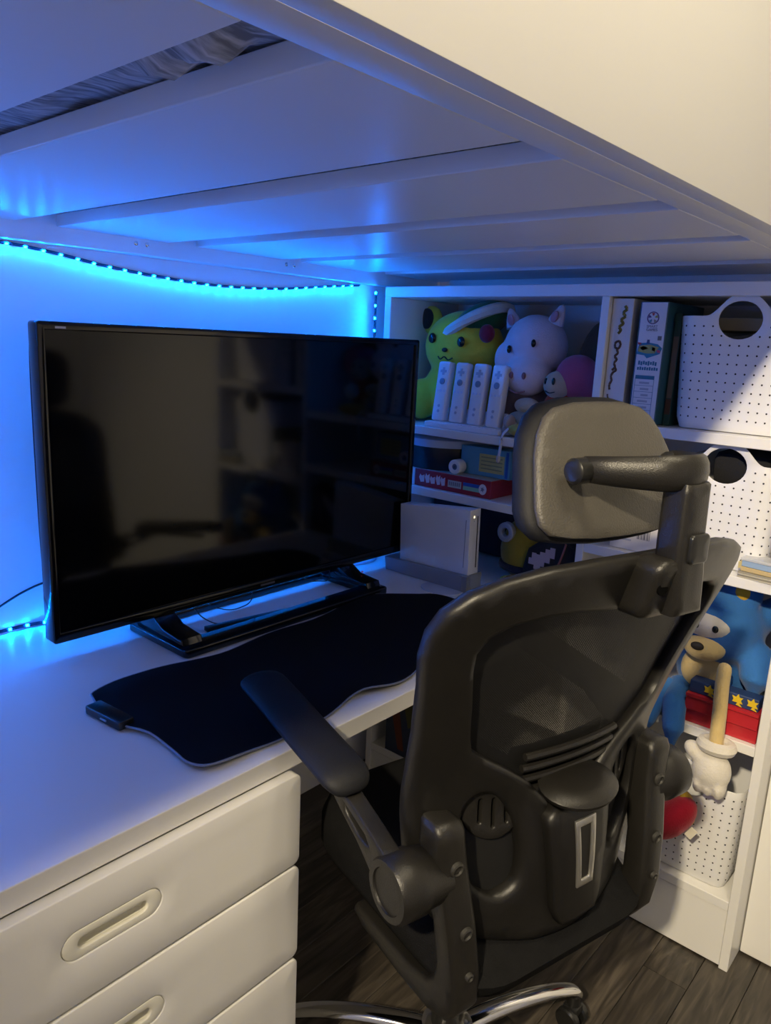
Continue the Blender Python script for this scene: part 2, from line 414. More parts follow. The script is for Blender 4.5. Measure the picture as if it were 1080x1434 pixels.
# mattress in a grey sheet; it sags through the gaps
def mattress():
    m = MB(); nx, ny = 150, 90; x0, x1, y0, y1 = -.9, 1.80, 0.405, 1.435; z0 = ZB + ST + 0.0015
    G = []
    for i in range(nx + 1):
        row = []
        for j in range(ny + 1):
            x = x0 + (x1 - x0) * i / nx; y = y0 + (y1 - y0) * j / ny
            z = z0 + 0.0035 + 0.002 * sin(31 * y + 6 * sin(9 * x)) + 0.0012 * sin(77 * y + 20 * x)
            g1 = max(0, 1 - ((x - .348) / .034) ** 2)
            bul = 0.030 * exp(-((y - .50) / .075) ** 2) * (0.75 + 0.25 * sin(95 * y + 35 * x))
            z -= g1 * (bul + 0.004 * exp(-((y - .75) / .15) ** 2))
            g2 = max(0, 1 - ((x - .652) / .024) ** 2)
            z -= g2 * 0.024 * exp(-((y - .475) / .035) ** 2) * (0.8 + 0.2 * sin(130 * y))
            z = max(z, ZB + 0.004)
            row.append(m.bm.verts.new((x, y, z)))
        G.append(row)
    for i in range(nx):
        for j in range(ny): m.bm.faces.new((G[i][j], G[i][j + 1], G[i + 1][j + 1], G[i + 1][j]))
    T = [[m.bm.verts.new((x0 + (x1 - x0) * i / 4, y0 + (y1 - y0) * j / 4, 1.70)) for j in range(5)] for i in range(5)]
    for i in range(4):
        for j in range(4): m.bm.faces.new((T[i][j], T[i + 1][j], T[i + 1][j + 1], T[i][j + 1]))
    def skirt(A, B):
        m.bm.faces.new(A + B[::-1])
    skirt([G[i][0] for i in range(nx + 1)], [T[i][0] for i in range(5)]); skirt([G[i][ny] for i in range(nx + 1)], [T[i][4] for i in range(5)])
    skirt(G[0], T[0]); skirt(G[nx], T[4])
    return m
mattress().build('mattress', SHEET, label='mattress in a rumpled grey patterned sheet, lying on the slats of the loft bed', cat='mattress')

# ------------------------------------------------------------------ bookcase on the right
XS = 1.59
book = thing('bookcase', 'tall white open bookcase against the right wall at the end of the desk', 'bookcase', (XS + .16, 0.86, 0))
XB = XS + 0.315
def bk(name, a, b): return MB().span(a, b, 0.0012, 1).build(name, WHITE, book, smooth=False)
bk('side_panel', (XS, 0.311, 0), (XB, 0.330, 1.4475)); bk('side_panel', (XS, 1.388, 0), (XB, 1.410, 1.4475))
bk('divider', (XS, 0.757, 0.145), (XB, 0.776, 1.4475))
bk('top_board', (XS, 0.311, 1.4478), (XB, 1.410, 1.4745))
C1, C2 = (0.7765, 1.3875), (0.3305, 0.7565)
def shelf(col, ztop, th=.022): return bk('shelf', (XS + .001, col[0], ztop - th), (XB - .006, col[1], ztop))
SH1, SH2, SH3, SH0 = 1.112, 0.945, 0.729, 0.118
for z in (SH1, SH2, SH3, 0.42, SH0): shelf(C1, z)
T1, T2, T3, T4 = 1.178, 0.893, 0.542, 0.168
for z in (T1, T2, T3, T4): shelf(C2, z)
bk('kick_panel', (XS + .004, 0.3305, 0.004), (XS + .02, 0.7565, T4 - .0235)); bk('kick_panel', (XS + .004, 0.7765, 0.004), (XS + .02, 1.3875, SH0 - .0235))
MB().span((XB - .005, 0.3305, .02), (XB, 1.3875, 1.447)).build('back_panel', mat('white_back', (.7, .69, .66), .6), book, smooth=False)
for (y, z) in ((.345, .153), (.36, .153)): pass
# wardrobe beyond it
wr = thing('wardrobe', 'white wardrobe front standing beside the bookcase at the right edge', 'wardrobe', (1.78, -0.2, 0))
MB().span((1.69, -0.72, 0.0), (1.91, 0.3095, 1.49), 0.001).build('body', WHITE, wr, smooth=False)
MB().span((1.67, -0.205, 0.006), (1.689, 0.3085, 1.49), 0.002).build('door', WHITE, wr, smooth=False)
d2 = MB().span((1.67, -0.72, 0.006), (1.689, -0.208, 1.49), 0.002).build('door', WHITE, wr, smooth=False)

# ------------------------------------------------------------------ desk and drawers
ZD, YD = 0.730, 0.757
desk = thing('desk', 'long white desk top running under the loft bed along the wall', 'desk', (0.7, 1.1, ZD - .033))
MB().span((-0.60, YD, ZD - .032), (XS - .002, YW - .002, ZD), 0.0015).build('worktop', WHITE, desk, smooth=False)
MB().span((-0.60, YW - .03, 0), (-0.57, YD + .05, ZD - .0325), 0.001).build('side_panel', WHITE, desk, smooth=False)
du = thing('drawer_unit', 'white drawer unit with oval recessed pulls under the left half of the desk', 'drawers', (0.39, 1.1, 0))
DX0, DX1 = 0.09, 0.694
MB().span((DX0 + .001, YD + .012, 0.02), (DX1 - .006, YW - .06, ZD - .0335), 0.001).build('body', WHITE, du, smooth=False)
YDF = 0.741
def drawer(z0, z1):
    zc = (z0 + z1) / 2 + .004; xc = 0.389; hw, hh = 0.066, 0.0195
    outer = rrect(DX0, z0, DX1, z1, 0.012)
    hole = rrect(xc - hw, zc - hh, xc + hw, zc + hh, hh * .999, 8)
    f = lambda s, t, d: Vector((s, YDF + d, t))
    o = MB().plate([outer, hole], f, 0.019, 0.002, 0.03).build('drawer_front', WHITE, du, ang=50)
    m = MB()
    # pull: a flat collar let into the front, a sloping dish behind it
    m.plate([rrect(xc - hw + .0006, zc - hh + .0006, xc + hw - .0006, zc + hh - .0006, hh * .98, 8), rrect(xc - hw + .020, zc - hh + .0115, xc + hw - .020, zc + hh - .0115, .0078, 8)],
            lambda s, t, d: Vector((s, YDF + .0006 + d, t)), 0.006, 0.0012, 0.02)
    cl = m.build('pull', mat('cream_plastic', (0.80, 0.78, 0.68), 0.35), o, ang=50)
    m = MB(); n = 20; rings = []
    ri = rrect(xc - hw + .018, zc - hh + .0100, xc + hw - .018, zc + hh - .0100, .009, 8)
    for dp, sc_ in ((.0066, 1), (.015, 1.02), (.0178, .9)):
        rings.append([m.bm.verts.new((xc + (p[0] - xc) * sc_, YDF + dp, zc + (p[1] - zc) * sc_ - (dp - .0066) * .0)) for p in ri])
    for A, B in zip(rings, rings[1:]):
        for i in range(len(A)): m.bm.faces.new((A[i], A[(i + 1) % len(A)], B[(i + 1) % len(B)], B[i]))
    m.bm.faces.new(rings[-1])
    m.build('pull_dish', mat('cream_plastic', (0.80, 0.78, 0.68), 0.35), o)
drawer(0.5425, 0.6955); drawer(0.374, 0.5375); drawer(0.05, 0.3685)

# ------------------------------------------------------------------ television
YT = 1.240; TX0, TX1, TZ0, TZ1 = 0.560, 1.541, 0.781, 1.3375
tv = thing('television', 'wide black flat television standing on the desk, switched off', 'television', (1.05, 1.26, ZD))
bz = MB().plate([rrect(TX0, TZ0, TX1, TZ1, .006, 3), [(TX0 + .0135, TZ0 + .019), (TX1 - .0135, TZ0 + .019), (TX1 - .0135, TZ1 - .0135), (TX0 + .0135, TZ1 - .0135)]],
                lambda s, t_, d: Vector((s, YT + d, t_)), 0.034, 0.0025, 0.2).build('bezel', GLOSSB, tv, ang=50)
MB().span((TX0 + .0134, YT + .005, TZ0 + .0189), (TX1 - .0134, YT + .007, TZ1 - .0134)).build('screen', SCREEN, tv, smooth=False)
MB().span((TX0 + .02, YT + .0341, TZ0 + .02), (TX1 - .02, YT + .060, TZ1 - .02), .008).build('back_cover', PLASTS, tv)
MB().span((TX0 + .03, YT - .0006, TZ1 - .011), (TX0 + .048, YT + .001, TZ1 - .0075)).build('sticker', mat('pale_print', (.55, .55, .6), .5), tv, smooth=False, label='small pale print on the top bezel')
MB().span((1.025, YT - .0008, TZ0 + .007), (1.065, YT + .001, TZ0 + .0115), .0005).build('badge', mat('dim_badge', (.10, .10, .11), .35), tv, smooth=False)
# stand: open rectangular foot with two short necks
st = MB().plate([rrect(0.755, 1.128, 1.332, 1.335, .012, 4), rrect(0.805, 1.182, 1.285, 1.315, .008, 3)],
                lambda s, t_, d: Vector((s, t_, ZD + .0008 + d)), 0.017, 0.003, 0.05).build('stand_foot', GLOSSB, tv, ang=50)
for x in (0.785, 1.302):
    m = MB(); dx = -.018 if x < 1 else .018
    prof = [(1.150, .018), (1.155, .030), (1.215, .036), (1.245, .052), (1.262, .075), (1.300, .075), (1.310, .018)]
    m.plate([prof], lambda s, t_, d, x=x: Vector((x - .024 + d, s, ZD + t_)), 0.048, 0.003, 0.03)
    m.build('stand_neck', GLOSSB, tv, ang=50)
MB().ell((1.318, 1.205, ZD + .0405), (.0022, .0022, .0022)).build('standby_lamp', mat('red_glow', (.3, .02, .01), .4, emit=.12, ecol=(1, .05, .02)), tv)

# ------------------------------------------------------------------ blue led strips
def led_strip(pts, nrm, name, label, gap, dim=False, r0=0.0):
    """a thin ribbon through pts (spline), beads every gap metres on the side nrm"""
    P = spline(pts, 14); nrm = Vector(nrm).normalized()
    root = thing(name, label, 'led strip', P[0])
    side = None; m = MB(); prev = None
    for i, p in enumerate(P):
        d = (P[min(i + 1, len(P) - 1)] - P[max(i - 1, 0)]).normalized(); sd = d.cross(nrm).normalized()
        ring = [m.bm.verts.new(p + sd * .0033 * a + nrm * .0008 * b_) for a, b_ in ((-1, -1), (1, -1), (1, 1), (-1, 1))]
        if prev:
            for k in range(4): m.bm.faces.new((prev[k], prev[(k + 1) % 4], ring[(k + 1) % 4], ring[k]))
        else: m.bm.faces.new(ring[::-1])
        prev = ring
    m.bm.faces.new(prev)
    m.build('ribbon', mat('dark_ribbon', (.012, .02, .04), .4), root, smooth=False)
    acc = r0; first_ = None
    for A, B in zip(P, P[1:]):
        L = (B - A).length; d = (B - A).normalized(); sd = d.cross(nrm).normalized(); nn = sd.cross(d).normalized()
        while acc < L:
            p = A + d * acc
            R3 = Matrix((d, sd, nn)).transposed().to_4x4(); R3.translation = p + nn * .0015 * (1 if nn.dot(nrm) > 0 else -1)
            M = W[root.name].inverted() @ R3
            if first_ is None:
                first_ = MB().box((0, 0, 0), (.0052, .0044, .0013), bevel=.0003, seg=1).build('led_bead', LEDB if dim else LEDM, root, local=True, smooth=False)
                first_.matrix_basis = M
            else: inst(first_, 'led_bead', root, M)
            acc += gap
        acc -= L
    return root
led_strip([(-0.62, YW - .006, 1.462), (-.3, YW - .006, 1.440), (0, YW - .006, 1.4435), (0.25, YW - .006, 1.464), (0.45, YW - .006, 1.4735), (0.60, YW - .006, 1.4735), (0.70, YW - .006, 1.466), (0.81, YW - .006, 1.452), (0.93, YW - .006, 1.4425), (1.07, YW - .006, 1.4365), (1.25, YW - .006, 1.443), (1.43, YW - .006, 1.463), (1.55, YW - .006, 1.4755)],
          (0, -.6, -.8), 'led_strip', 'blue light strip sagging along the wall under the bed beam', 0.0335)
led_strip([(XS - .004, 1.440, 1.462), (XS - .004, 1.4395, 1.38), (XS - .004, 1.440, 1.29), (XS - .004, 1.440, 1.10)], (-1, 0, 0), 'led_strip',
          'short blue light strip hanging upright in the corner beside the bookcase', 0.0335, r0=.004)
yb = YT + .046
led_strip([(TX0 + .012, yb, TZ0 + .07), (TX0 + .008, yb, 1.0), (TX0 + .008, yb, 1.25), (TX0 + .012, yb, TZ1 - .009)], (-.35, 1, 0), 'led_strip', 'blue light strip up the left edge of the television back', 0.0335, True, r0=.003)
led_strip([(TX0 + .03, yb, TZ1 - .0035), (0.9, yb, TZ1 - .0035), (1.2, yb, TZ1 - .0035), (TX1 - .03, yb, TZ1 - .0035)], (0, .9, .5), 'led_strip', 'blue light strip along the top edge of the television back', 0.0335, True, r0=.006)
led_strip([(TX0 + .05, yb + .016, TZ0 + .045), (0.9, yb + .016, TZ0 + .045), (1.2, yb + .016, TZ0 + .045), (TX1 - .03, yb + .016, TZ0 + .045)], (0, 1, -.5), 'led_strip', 'blue light strip low on the television back, above the cables', 0.0335, True)
led_strip([(-0.56, YW - .003, ZD + .030), (-.1, YW - .003, ZD + .022), (0.30, YW - .003, ZD + .016), (0.50, YW - .003, ZD + .008), (0.62, YW - .004, ZD + .0075), (0.70, YW - .03, ZD + .007)], (0, -1, .25), 'led_strip', 'blue light strip lying on the desk along the wall left of the television', 0.0335)

# ------------------------------------------------------------------ on the desk
def wire(name, pts, r, m, label, cat='cable', n=6, group=None):
    return MB().tube(spline(pts, 8), r, n).build(name, m, label=label, cat=cat, group=group)
wire('cable', [(0.46, YW - .006, .70 + .035), (0.50, YW - .006, .762), (0.56, YW - .006, .790), (0.61, YW - .006, .811), (0.66, YW - .008, .822), (0.72, YW - .03, .825), (0.76, YT + .062, .83)], .0022, CABLE, 'black cable rising along the wall behind the television')
wire('thin_wire', [(0.90, 1.325, .84), (0.905, 1.30, .775), (0.94, 1.27, .748), (0.985, 1.262, .742), (1.03, 1.275, .757), (1.05, 1.325, .84)], .0012, CABLE, 'thin dark wire looping below the middle of the television')
wire('thin_wire', [(0.86, 1.325, .84), (0.872, 1.27, .765), (0.890, 1.24, .740), (0.915, 1.225, .7335), (0.935, 1.222, .7325)], .0012, CABLE, 'thin dark wire ending on the desk beside the black bar')
wire('thin_wire', [(1.17, 1.325, .84), (1.185, 1.285, .77), (1.225, 1.262, .752), (1.27, 1.27, .756), (1.285, 1.325, .84)], .0012, CABLE, 'thin dark wire looping at the right foot of the television')
wire('pale_cord', [(1.39, 1.40, .736), (1.44, 1.345, .7345), (1.50, 1.335, .7345), (1.545, 1.37, .7345), (1.50, 1.42, .735), (1.42, 1.43, .735)], .0034, mat('pale_cord', (.45, .5, .6), .5), 'pale cord coiled on the desk behind the console')
bar = thing('sensor_bar', 'slim black bar lying on the desk behind the television stand foot', 'sensor bar', (1.0, 1.197, ZD + .0), (0, 0, radians(-9.0)))
MB().box((0, 0, .0055), (.275, .020, .010), bevel=.0018).build('body', PLASTS, bar, local=True)
MB().box((0, -.0101, .0055), (.235, .0006, .0065)).build('front_strip', GLOSSB, bar, local=True, smooth=False)
# mouse mat: large, black, its edges curling
ml = [(.556, 1.100), (.566, 1.118), (.609, 1.128), (.660, 1.124), (.717, 1.118), (.775, 1.108), (.832, 1.101), (.91, 1.108), (.981, 1.114), (1.068, 1.116), (1.15, 1.128), (1.231, 1.139), (1.29, 1.126), (1.34, 1.098), (1.378, 1.068), (1.406, 1.040),
      (1.407, .99), (1.389, .94), (1.33, .90), (1.24, .875), (1.138, .850), (1.085, .825), (1.043, .802), (.99, .787), (.943, .786), (.898, .805), (.865, .806), (.839, .800), (.79, .788), (.732, .786), (.68, .786), (.634, .789), (.585, .790), (.560, .799), (.550, .825), (.555, .865), (.556, .93), (.540, .985), (.545, 1.05)]
ml = [tuple(p[:2]) for p in spline([(a, b, 0) for a, b in ml], 3, True)]
def lift(x, y):
    d = 0.0
    for px, py, r_, h in ((.57, .80, .07, .007), (.92, .80, .06, .008), (.93, 1.11, .10, .006), (1.25, 1.14, .09, .008), (.55, .94, .06, .006), (1.39, .95, .08, .006), (.68, 1.12, .08, .005)):
        d += h * exp(-((x - px) ** 2 + (y - py) ** 2) / (r_ * r_))
    return d
mm = thing('mouse_mat', 'large black cloth mouse mat with wavy curling edges, spread over the desk', 'mouse mat', (.95, .95, ZD))
MB().plate([ml], lambda s, t_, d: Vector((s, t_, ZD + .0008 + lift(s, t_) + d)), .0032, .0008, .03).build('mat_cloth', MATTEB, mm, ang=60)
MB().tube([Vector((x, y, ZD + .0024 + lift(x, y))) for x, y in ml], .0019, 6, closed=True).build('stitched_edge', EDGEG, mm, label='grey stitched edge')
cb = MB().box((.540, 1.018, ZD + .0095), (.028, .088, .015), (0, 0, radians(6)), .003).build('control_box', PLASTS, mm)
MB().tube([(.5255, 1.002, ZD + .0105), (.5240, 1.016, ZD + .0105)], .0016, 6).build('light_switch', CGREY, cb)
# ------------------------------------------------------------------ game console on its sloping stand
gc = thing('game_console', 'slim white game console standing upright in a grey stand at the end of the desk', 'game console', (1.55, 1.02, ZD), (0, 0, 0))
def ybx(x, y, z): return Vector((x, y, z))
gx, gy0, gy1 = 1.511, 1.005, 1.222
TL = radians(-6)                                  # the console leans back in its stand
def sh(v): return Vector((v.x, 1.0 + (v.y - 1.0), v.z))
# stand: wedge, higher at the back
m = MB(); prof = [(gy0 - .004, 0.0008), (gy1 + .045, .0008), (gy1 + .050, .036), (gy0 - .003, .043)]
m.plate([prof], lambda s, t_, d: Vector((gx - .033 + d, s, ZD + t_)), .066, .0025, .05); m.build('stand', CGREY, gc, ang=35)
MB().span((gx - .0334, gy0 - .0046, ZD + .002), (gx - .018, gy0 + .012, ZD + .042), .001).build('stand_trim', SILVER, gc, smooth=False, label='lighter front corner of the stand')
MB().lathe([(0, .0002), (.055, .0002), (.055, .0018), (0, .0018)], Matrix.Translation((gx - .05, gy0 + .06, ZD)) @ Matrix.Diagonal((.8, 1, 1, 1)), n=28).build('stand_disc', mat('clear_disc', (.55, .6, .7), .2), gc)
bm_ = MB(); bm_.plate([[(gy0 + .002, .043), (gy1 + .005, .037), (gy1 + .012, .186), (gy0 + .006, .208)]], lambda s, t_, d: Vector((gx - .0225 + d, s, ZD + t_)), .045, .002, .05)
cbdy = bm_.build('case', CWHITE, gc, ang=35)
fy = gy0 + .0015
def fr(z): return gy0 + .002 + .004 * (z - .043) / .149
def fbox(name, x0, x1, z0, z1, m, parent, d=.0006):
    q = MB(); q.box((0, 0, 0), (x1 - x0, .0014, z1 - z0), bevel=.0003, seg=1)
    q.bm.transform(Matrix.Translation(((x0 + x1) / 2, fr((z0 + z1) / 2) - d + .0007, ZD + (z0 + z1) / 2)) @ Matrix.Rotation(-math.atan(.004 / .149), 4, 'X'))
    return q.build(name, m, parent, smooth=False)
fbox('disc_slot', gx + .008, gx + .0125, .058, .190, HOLE, gc)
fbox('power_button', gx - .008, gx - .002, .186, .192, mat('warm_lamp', (.9, .8, .5), .4, emit=1.6, ecol=(1, .85, .5)), gc)
fbox('reset_button', gx - .0065, gx - .0035, .1775, .1805, CGREY, gc)
fbox('card_cover', gx - .009, gx + .002, .075, .155, CWHITE, gc, .0005)
MB().span((gx - .0232, gy0 + .016, ZD + .060), (gx - .0222, gy0 + .0175, ZD + .182)).build('case_seam', CGREY, gc, smooth=False)

# ------------------------------------------------------------------ shelf things
def box_thing(name, label, a, b, m, cat='box', bev=.001, rot=None):
    t_ = thing(name, label, cat, ((a[0] + b[0]) / 2, (a[1] + b[1]) / 2, a[2]), (0, 0, 0))
    MB().span(a, b, bev, 1).build('carton', m, t_, smooth=False)
    return t_
def fp(parent, name, x, y0, y1, z0, z1, m, th=.0005):   # flat print on a face looking along -X
    return MB().span((x - th, y0, z0), (x + .0003, y1, z1)).build(name, m, parent, smooth=False)
def pp(parent, name, x, pts, m, th=.0005):
    return MB().plate([pts], lambda s, t_, d: Vector((x - th + d, s, t_)), th + .0003, 0, .2).build(name, m, parent, smooth=False)
PR = lambda n, c: mat(n, c, .5)
# four remotes in their dock
dock = thing('charging_dock', 'white charging dock on the top shelf holding four remotes', 'charger', (1.645, 1.14, SH1))
MB().plate([rrect(1.021, 0, 1.256, .014, .003, 3)], lambda s, t_, d: Vector((XS + .008 + d, s, SH1 + .0006 + t_)), .075, .002, .05).build('dock_base', CWHITE, dock, ang=50)
for k in range(4):
    y = 1.227 - .0575 * k
    MB().plate([[(0, .0142), (.06, .0142), (.057, .05), (.050, .052), (.032, .0165), (0.0, .0165)]], lambda s, t_, d, y=y: Vector((XS + .014 + s, y - .0245 + d, SH1 + t_)), .049, .001, .05).build('cradle', CWHITE, dock, ang=35)
def remote(loc, label, first_=None):
    rot = (0, radians(11), radians(180))
    if first_:
        return dup(first_, loc, first_.rotation_euler, label)
    r = thing('game_remote', label, 'remote control', loc, (0, radians(8), 0), 'white game remotes in the charging dock')
    w, h, d = .040, .158, .026
    MB().plate([rrect(-w / 2, 0, w / 2, h, .007, 4)], lambda s, t_, dd: Vector((dd, s, t_)), d, .004, .03).build('case', CWHITE, r, local=True, ang=60)
    G = mat('button_grey', (.42, .46, .55), .5); H = mat('button_clear', (.62, .68, .8), .3)
    MB().plate([[(-.010, .1285), (-.0035, .1285), (-.0035, .122), (.0035, .122), (.0035, .1285), (.010, .1285), (.010, .1355), (.0035, .1355), (.0035, .142), (-.0035, .142), (-.0035, .1355), (-.010, .1355)]], lambda s, t_, dd: Vector((-.0012 + dd, s, t_)), .003, .0004, .03).build('direction_pad', G, r, local=True, ang=50)
    q = MB().lathe([(.0085, 0), (.0085, .0022), (.007, .003), (0, .003)], Matrix.Translation((.0008, 0, .105)) @ Matrix.Rotation(-pi / 2, 4, 'Y'), 16); q.build('round_button', mat('button_blue_grey', (.22, .27, .36), .35), r, local=True)
    for yy in (-.011, 0, .011):
        MB().lathe([(.0032, 0), (.0032, .0016), (0, .0018)], Matrix.Translation((.0006, yy, .080)) @ Matrix.Rotation(-pi / 2, 4, 'Y'), 10).build('small_button', H, r, local=True)
    for zz in (.040, .026):
        MB().lathe([(.0040, 0), (.0040, .0016), (0, .0018)], Matrix.Translation((.0006, 0, zz)) @ Matrix.Rotation(-pi / 2, 4, 'Y'), 10).build('small_button', G, r, local=True)
    return r
nm = ['first white game remote in the dock, beside the yellow plush', 'second white game remote from the television side of the dock', 'third white game remote from the television side of the dock', 'last white game remote in the dock, beside the pale pig plush']
r0 = remote((XS + .024, 1.227, SH1 + .0175), nm[0])
for k in range(1, 4): remote((XS + .024, 1.227 - .0575 * k, SH1 + .0175), nm[k], r0)
sp_ = [(XS + .05, .995, SH1 + .035), (XS + .02, .997, SH1 + .022), (XS - .004, 1.000, SH1 + .004), (XS - .0045, 1.003, SH1 - .03), (XS - .0045, 1.006, SH1 - .052)]
ws = thing('wrist_strap', 'pale wrist strap hanging over the edge of the top shelf', 'strap', (XS, 1.0, SH1 - .05))
MB().tube(spline(sp_, 6), .004, 8, flat=.5).build('strap_cord', mat('strap_grey', (.55, .56, .62), .7), ws)
MB().ell((XS - .0045, 1.006, SH1 - .055), (.005, .006, .010)).build('strap_clip', mat('strap_clip', (.45, .42, .40), .4), ws)

def eye(parent, c, r, m=None):
    return MB().ell(c, r, None, 12, 8).build('eye', m or mat('button_eye', (.006, .006, .007), .2), parent)
# yellow plush with a green cap
YP = plush('yellow_plush', (.62, .47, .035)); X0 = 1.75
yp = thing('yellow_plush_toy', 'big yellow plush toy in a green and white cap, behind the remotes', 'plush toy', (X0, 1.23, SH1))
m = MB(); m.ell((X0, 1.225, 1.325), (.085, .122, .098)).ell((X0 + .01, 1.235, 1.205), (.085, .118, .092)).ell((X0 - .05, 1.325, 1.175), (.045, .05, .058)).ell((X0 - .05, 1.14, 1.17), (.04, .045, .05))
m.ell((X0 + .01, 1.352, 1.396), (.022, .038, .042))
body = m.build('body', YP, yp); remesh(body, .007)
MB().ell((X0 - .007, 1.357, 1.399), (.012, .025, .029)).build('ear_lining', plush('dark_brown_plush', (.035, .022, .018)), yp, label='dark brown ear lining')
for y, z in ((1.275, 1.345), (1.178, 1.338)): eye(yp, (X0 - .082, y, z), (.007, .012, .014))
MB().ell((X0 - .0875, 1.226, 1.315), (.006, .009, .006)).build('nose', mat('dark_stitch', (.02, .015, .012), .8), yp)
MB().tube(spline([(X0 - .084, 1.250, 1.297), (X0 - .086, 1.240, 1.290), (X0 - .087, 1.227, 1.297), (X0 - .086, 1.214, 1.289), (X0 - .083, 1.202, 1.295)], 5), .0018, 6).build('mouth', mat('dark_stitch', (.02, .015, .012), .8), yp)
cp = MB().ell((X0 + .005, 1.175, 1.395), (.075, .090, .044), (radians(-28), 0, 0)).build('cap', plush('green_plush', (.016, .10, .035)), yp)
MB().tube([Vector((X0 + .003 + .081 * cos(a), 1.188 + .099 * sin(a) * cos(radians(-28)), 1.385 + .099 * sin(a) * sin(radians(-28)))) for a in [2 * pi * k / 32 for k in range(32)]], .015, 8, closed=True).build('cap_band', plush('white_plush', (.62, .64, .60)), cp)
MB().ell((X0 - .06, 1.112, 1.362), (.018, .022, .024)).build('cap_bow', plush('crimson_plush', (.20, .012, .03)), cp)
yp.location.y += .025
# pale pig plush
PG = plush('pale_pink_plush', (.70, .60, .64)); X0 = 1.745
pg = thing('pig_plush_toy', 'pale pig plush toy with a big round snout, next to the remotes', 'plush toy', (X0, 1.0, SH1))
m = MB(); m.ell((X0, 1.000, 1.335), (.075, .084, .080), (0.25, 0, 0)).ell((X0 - .045, .990, 1.262), (.052, .060, .052)).ell((X0 - .02, 1.06, 1.30), (.05, .04, .05))
hd = m.build('head', PG, pg); remesh(hd, .006)
for s_, (y, z) in ((1, (1.063, 1.395)), (-1, (.945, 1.405))):
    m = MB(); m.lathe([(.0, .050), (.008, .044), (.018, .022), (.024, 0), (.0, -.005)], Matrix.Translation((X0 - .01, y, z - .012)) @ Matrix.Rotation(radians(-22 * s_), 4, 'X') @ Matrix.Diagonal((.55, 1, 1, 1)), 16)
    e_ = m.build('ear', PG, pg)
    MB().ell((X0 - .024, y + .004 * s_, z + .004), (.004, .010, .015), (radians(-22 * s_), 0, 0)).build('ear_lining', plush('pink_plush', (.52, .24, .27)), e_)
for y, z in ((1.035, 1.325), (.966, 1.342)): eye(pg, (X0 - .072, y, z), (.006, .006, .010))
for y in (1.008, .972): MB().ell((X0 - .0955, y, 1.262), (.005, .0055, .009)).build('nostril', plush('dusky_pink', (.28, .14, .17)), pg)
MB().tube(spline([(X0 - .093, 1.01, 1.226), (X0 - .096, .99, 1.219), (X0 - .091, .968, 1.224)], 5), .0022, 6).build('mouth', plush('dusky_pink', (.28, .14, .17)), pg)
m = MB(); m.ell((X0 + .01, 1.02, 1.19), (.07, .075, .075)).ell((X0 - .04, 1.05, 1.155), (.035, .03, .042)).ell((X0 - .05, 1.035, 1.13), (.04, .03, .018))
bd = m.build('body', plush('mauve_plush', (.20, .15, .17)), pg); remesh(bd, .007)
pg.location.y += .020
# pink hooded doll
X0 = 1.70
dl = thing('hooded_plush_doll', 'small plush doll with a pink hood and red clothes, leaning on the pig plush', 'plush toy', (X0, .88, SH1))
m = MB(); m.ell((X0 + .015, .868, 1.265), (.052, .056, .056)).ell((X0 + .03, .842, 1.232), (.035, .028, .045), (.4, 0, 0)); h_ = m.build('hood', plush('rose_plush', (.50, .085, .14)), dl); remesh(h_, .006)
MB().ell((X0 - .018, .902, 1.245), (.030, .036, .034)).build('face', plush('tan_plush', (.55, .38, .24)), dl)
eye(dl, (X0 - .047, .898, 1.254), (.004, .0045, .009)); eye(dl, (X0 - .040, .922, 1.252), (.004, .0045, .009))
MB().tube(spline([(X0 - .047, .918, 1.230), (X0 - .050, .905, 1.226), (X0 - .048, .892, 1.229)], 4), .0014, 6).build('mouth', mat('dark_stitch', (.02, .015, .012), .8), dl)
m = MB(); m.ell((X0 + .005, .90, 1.18), (.045, .048, .055)).ell((X0 - .02, .965, 1.168), (.022, .03, .022)); q = m.build('body', plush('red_plush', (.42, .045, .02)), dl); remesh(q, .006)
MB().ell((X0 - .045, .893, 1.178), (.020, .024, .024)).build('hand', plush('white_plush', (.62, .64, .60)), dl)
MB().ell((X0 - .03, .975, 1.188), (.026, .034, .020)).build('collar', plush('cream_plush', (.55, .47, .36)), dl)
MB().ell((X0 - .04, .985, 1.152), (.026, .036, .022)).build('shoe', plush('grey_green_plush', (.28, .33, .33)), dl)
MB().ell((X0 - .032, .955, 1.156), (.02, .026, .026)).build('shoe_cuff', plush('orange_plush', (.50, .22, .03)), dl)
dl.location.y += .012
m = MB().ell((1.622, .950, SH1 + .018), (.026, .062, .018)); m.build('bean_bag', plush('mustard_plush', (.52, .36, .06)), label='mustard yellow soft bean bag lying below the plush doll', cat='bean bag')
m = MB().ell((1.625, 1.006, SH1 + .034), (.018, .014, .020)).ell((1.623, 1.008, SH1 + .013), (.017, .015, .013)); m.build('soft_ball', plush('beige_plush', (.38, .30, .28)), label='small beige fabric ball beside the last remote', cat='ball')
MB().ell((1.825, .862, 1.262), (.062, .078, .15)).build('brown_cushion', plush('brown_plush', (.10, .055, .03)), label='dark brown rounded cushion behind the doll, against the divider', cat='cushion')
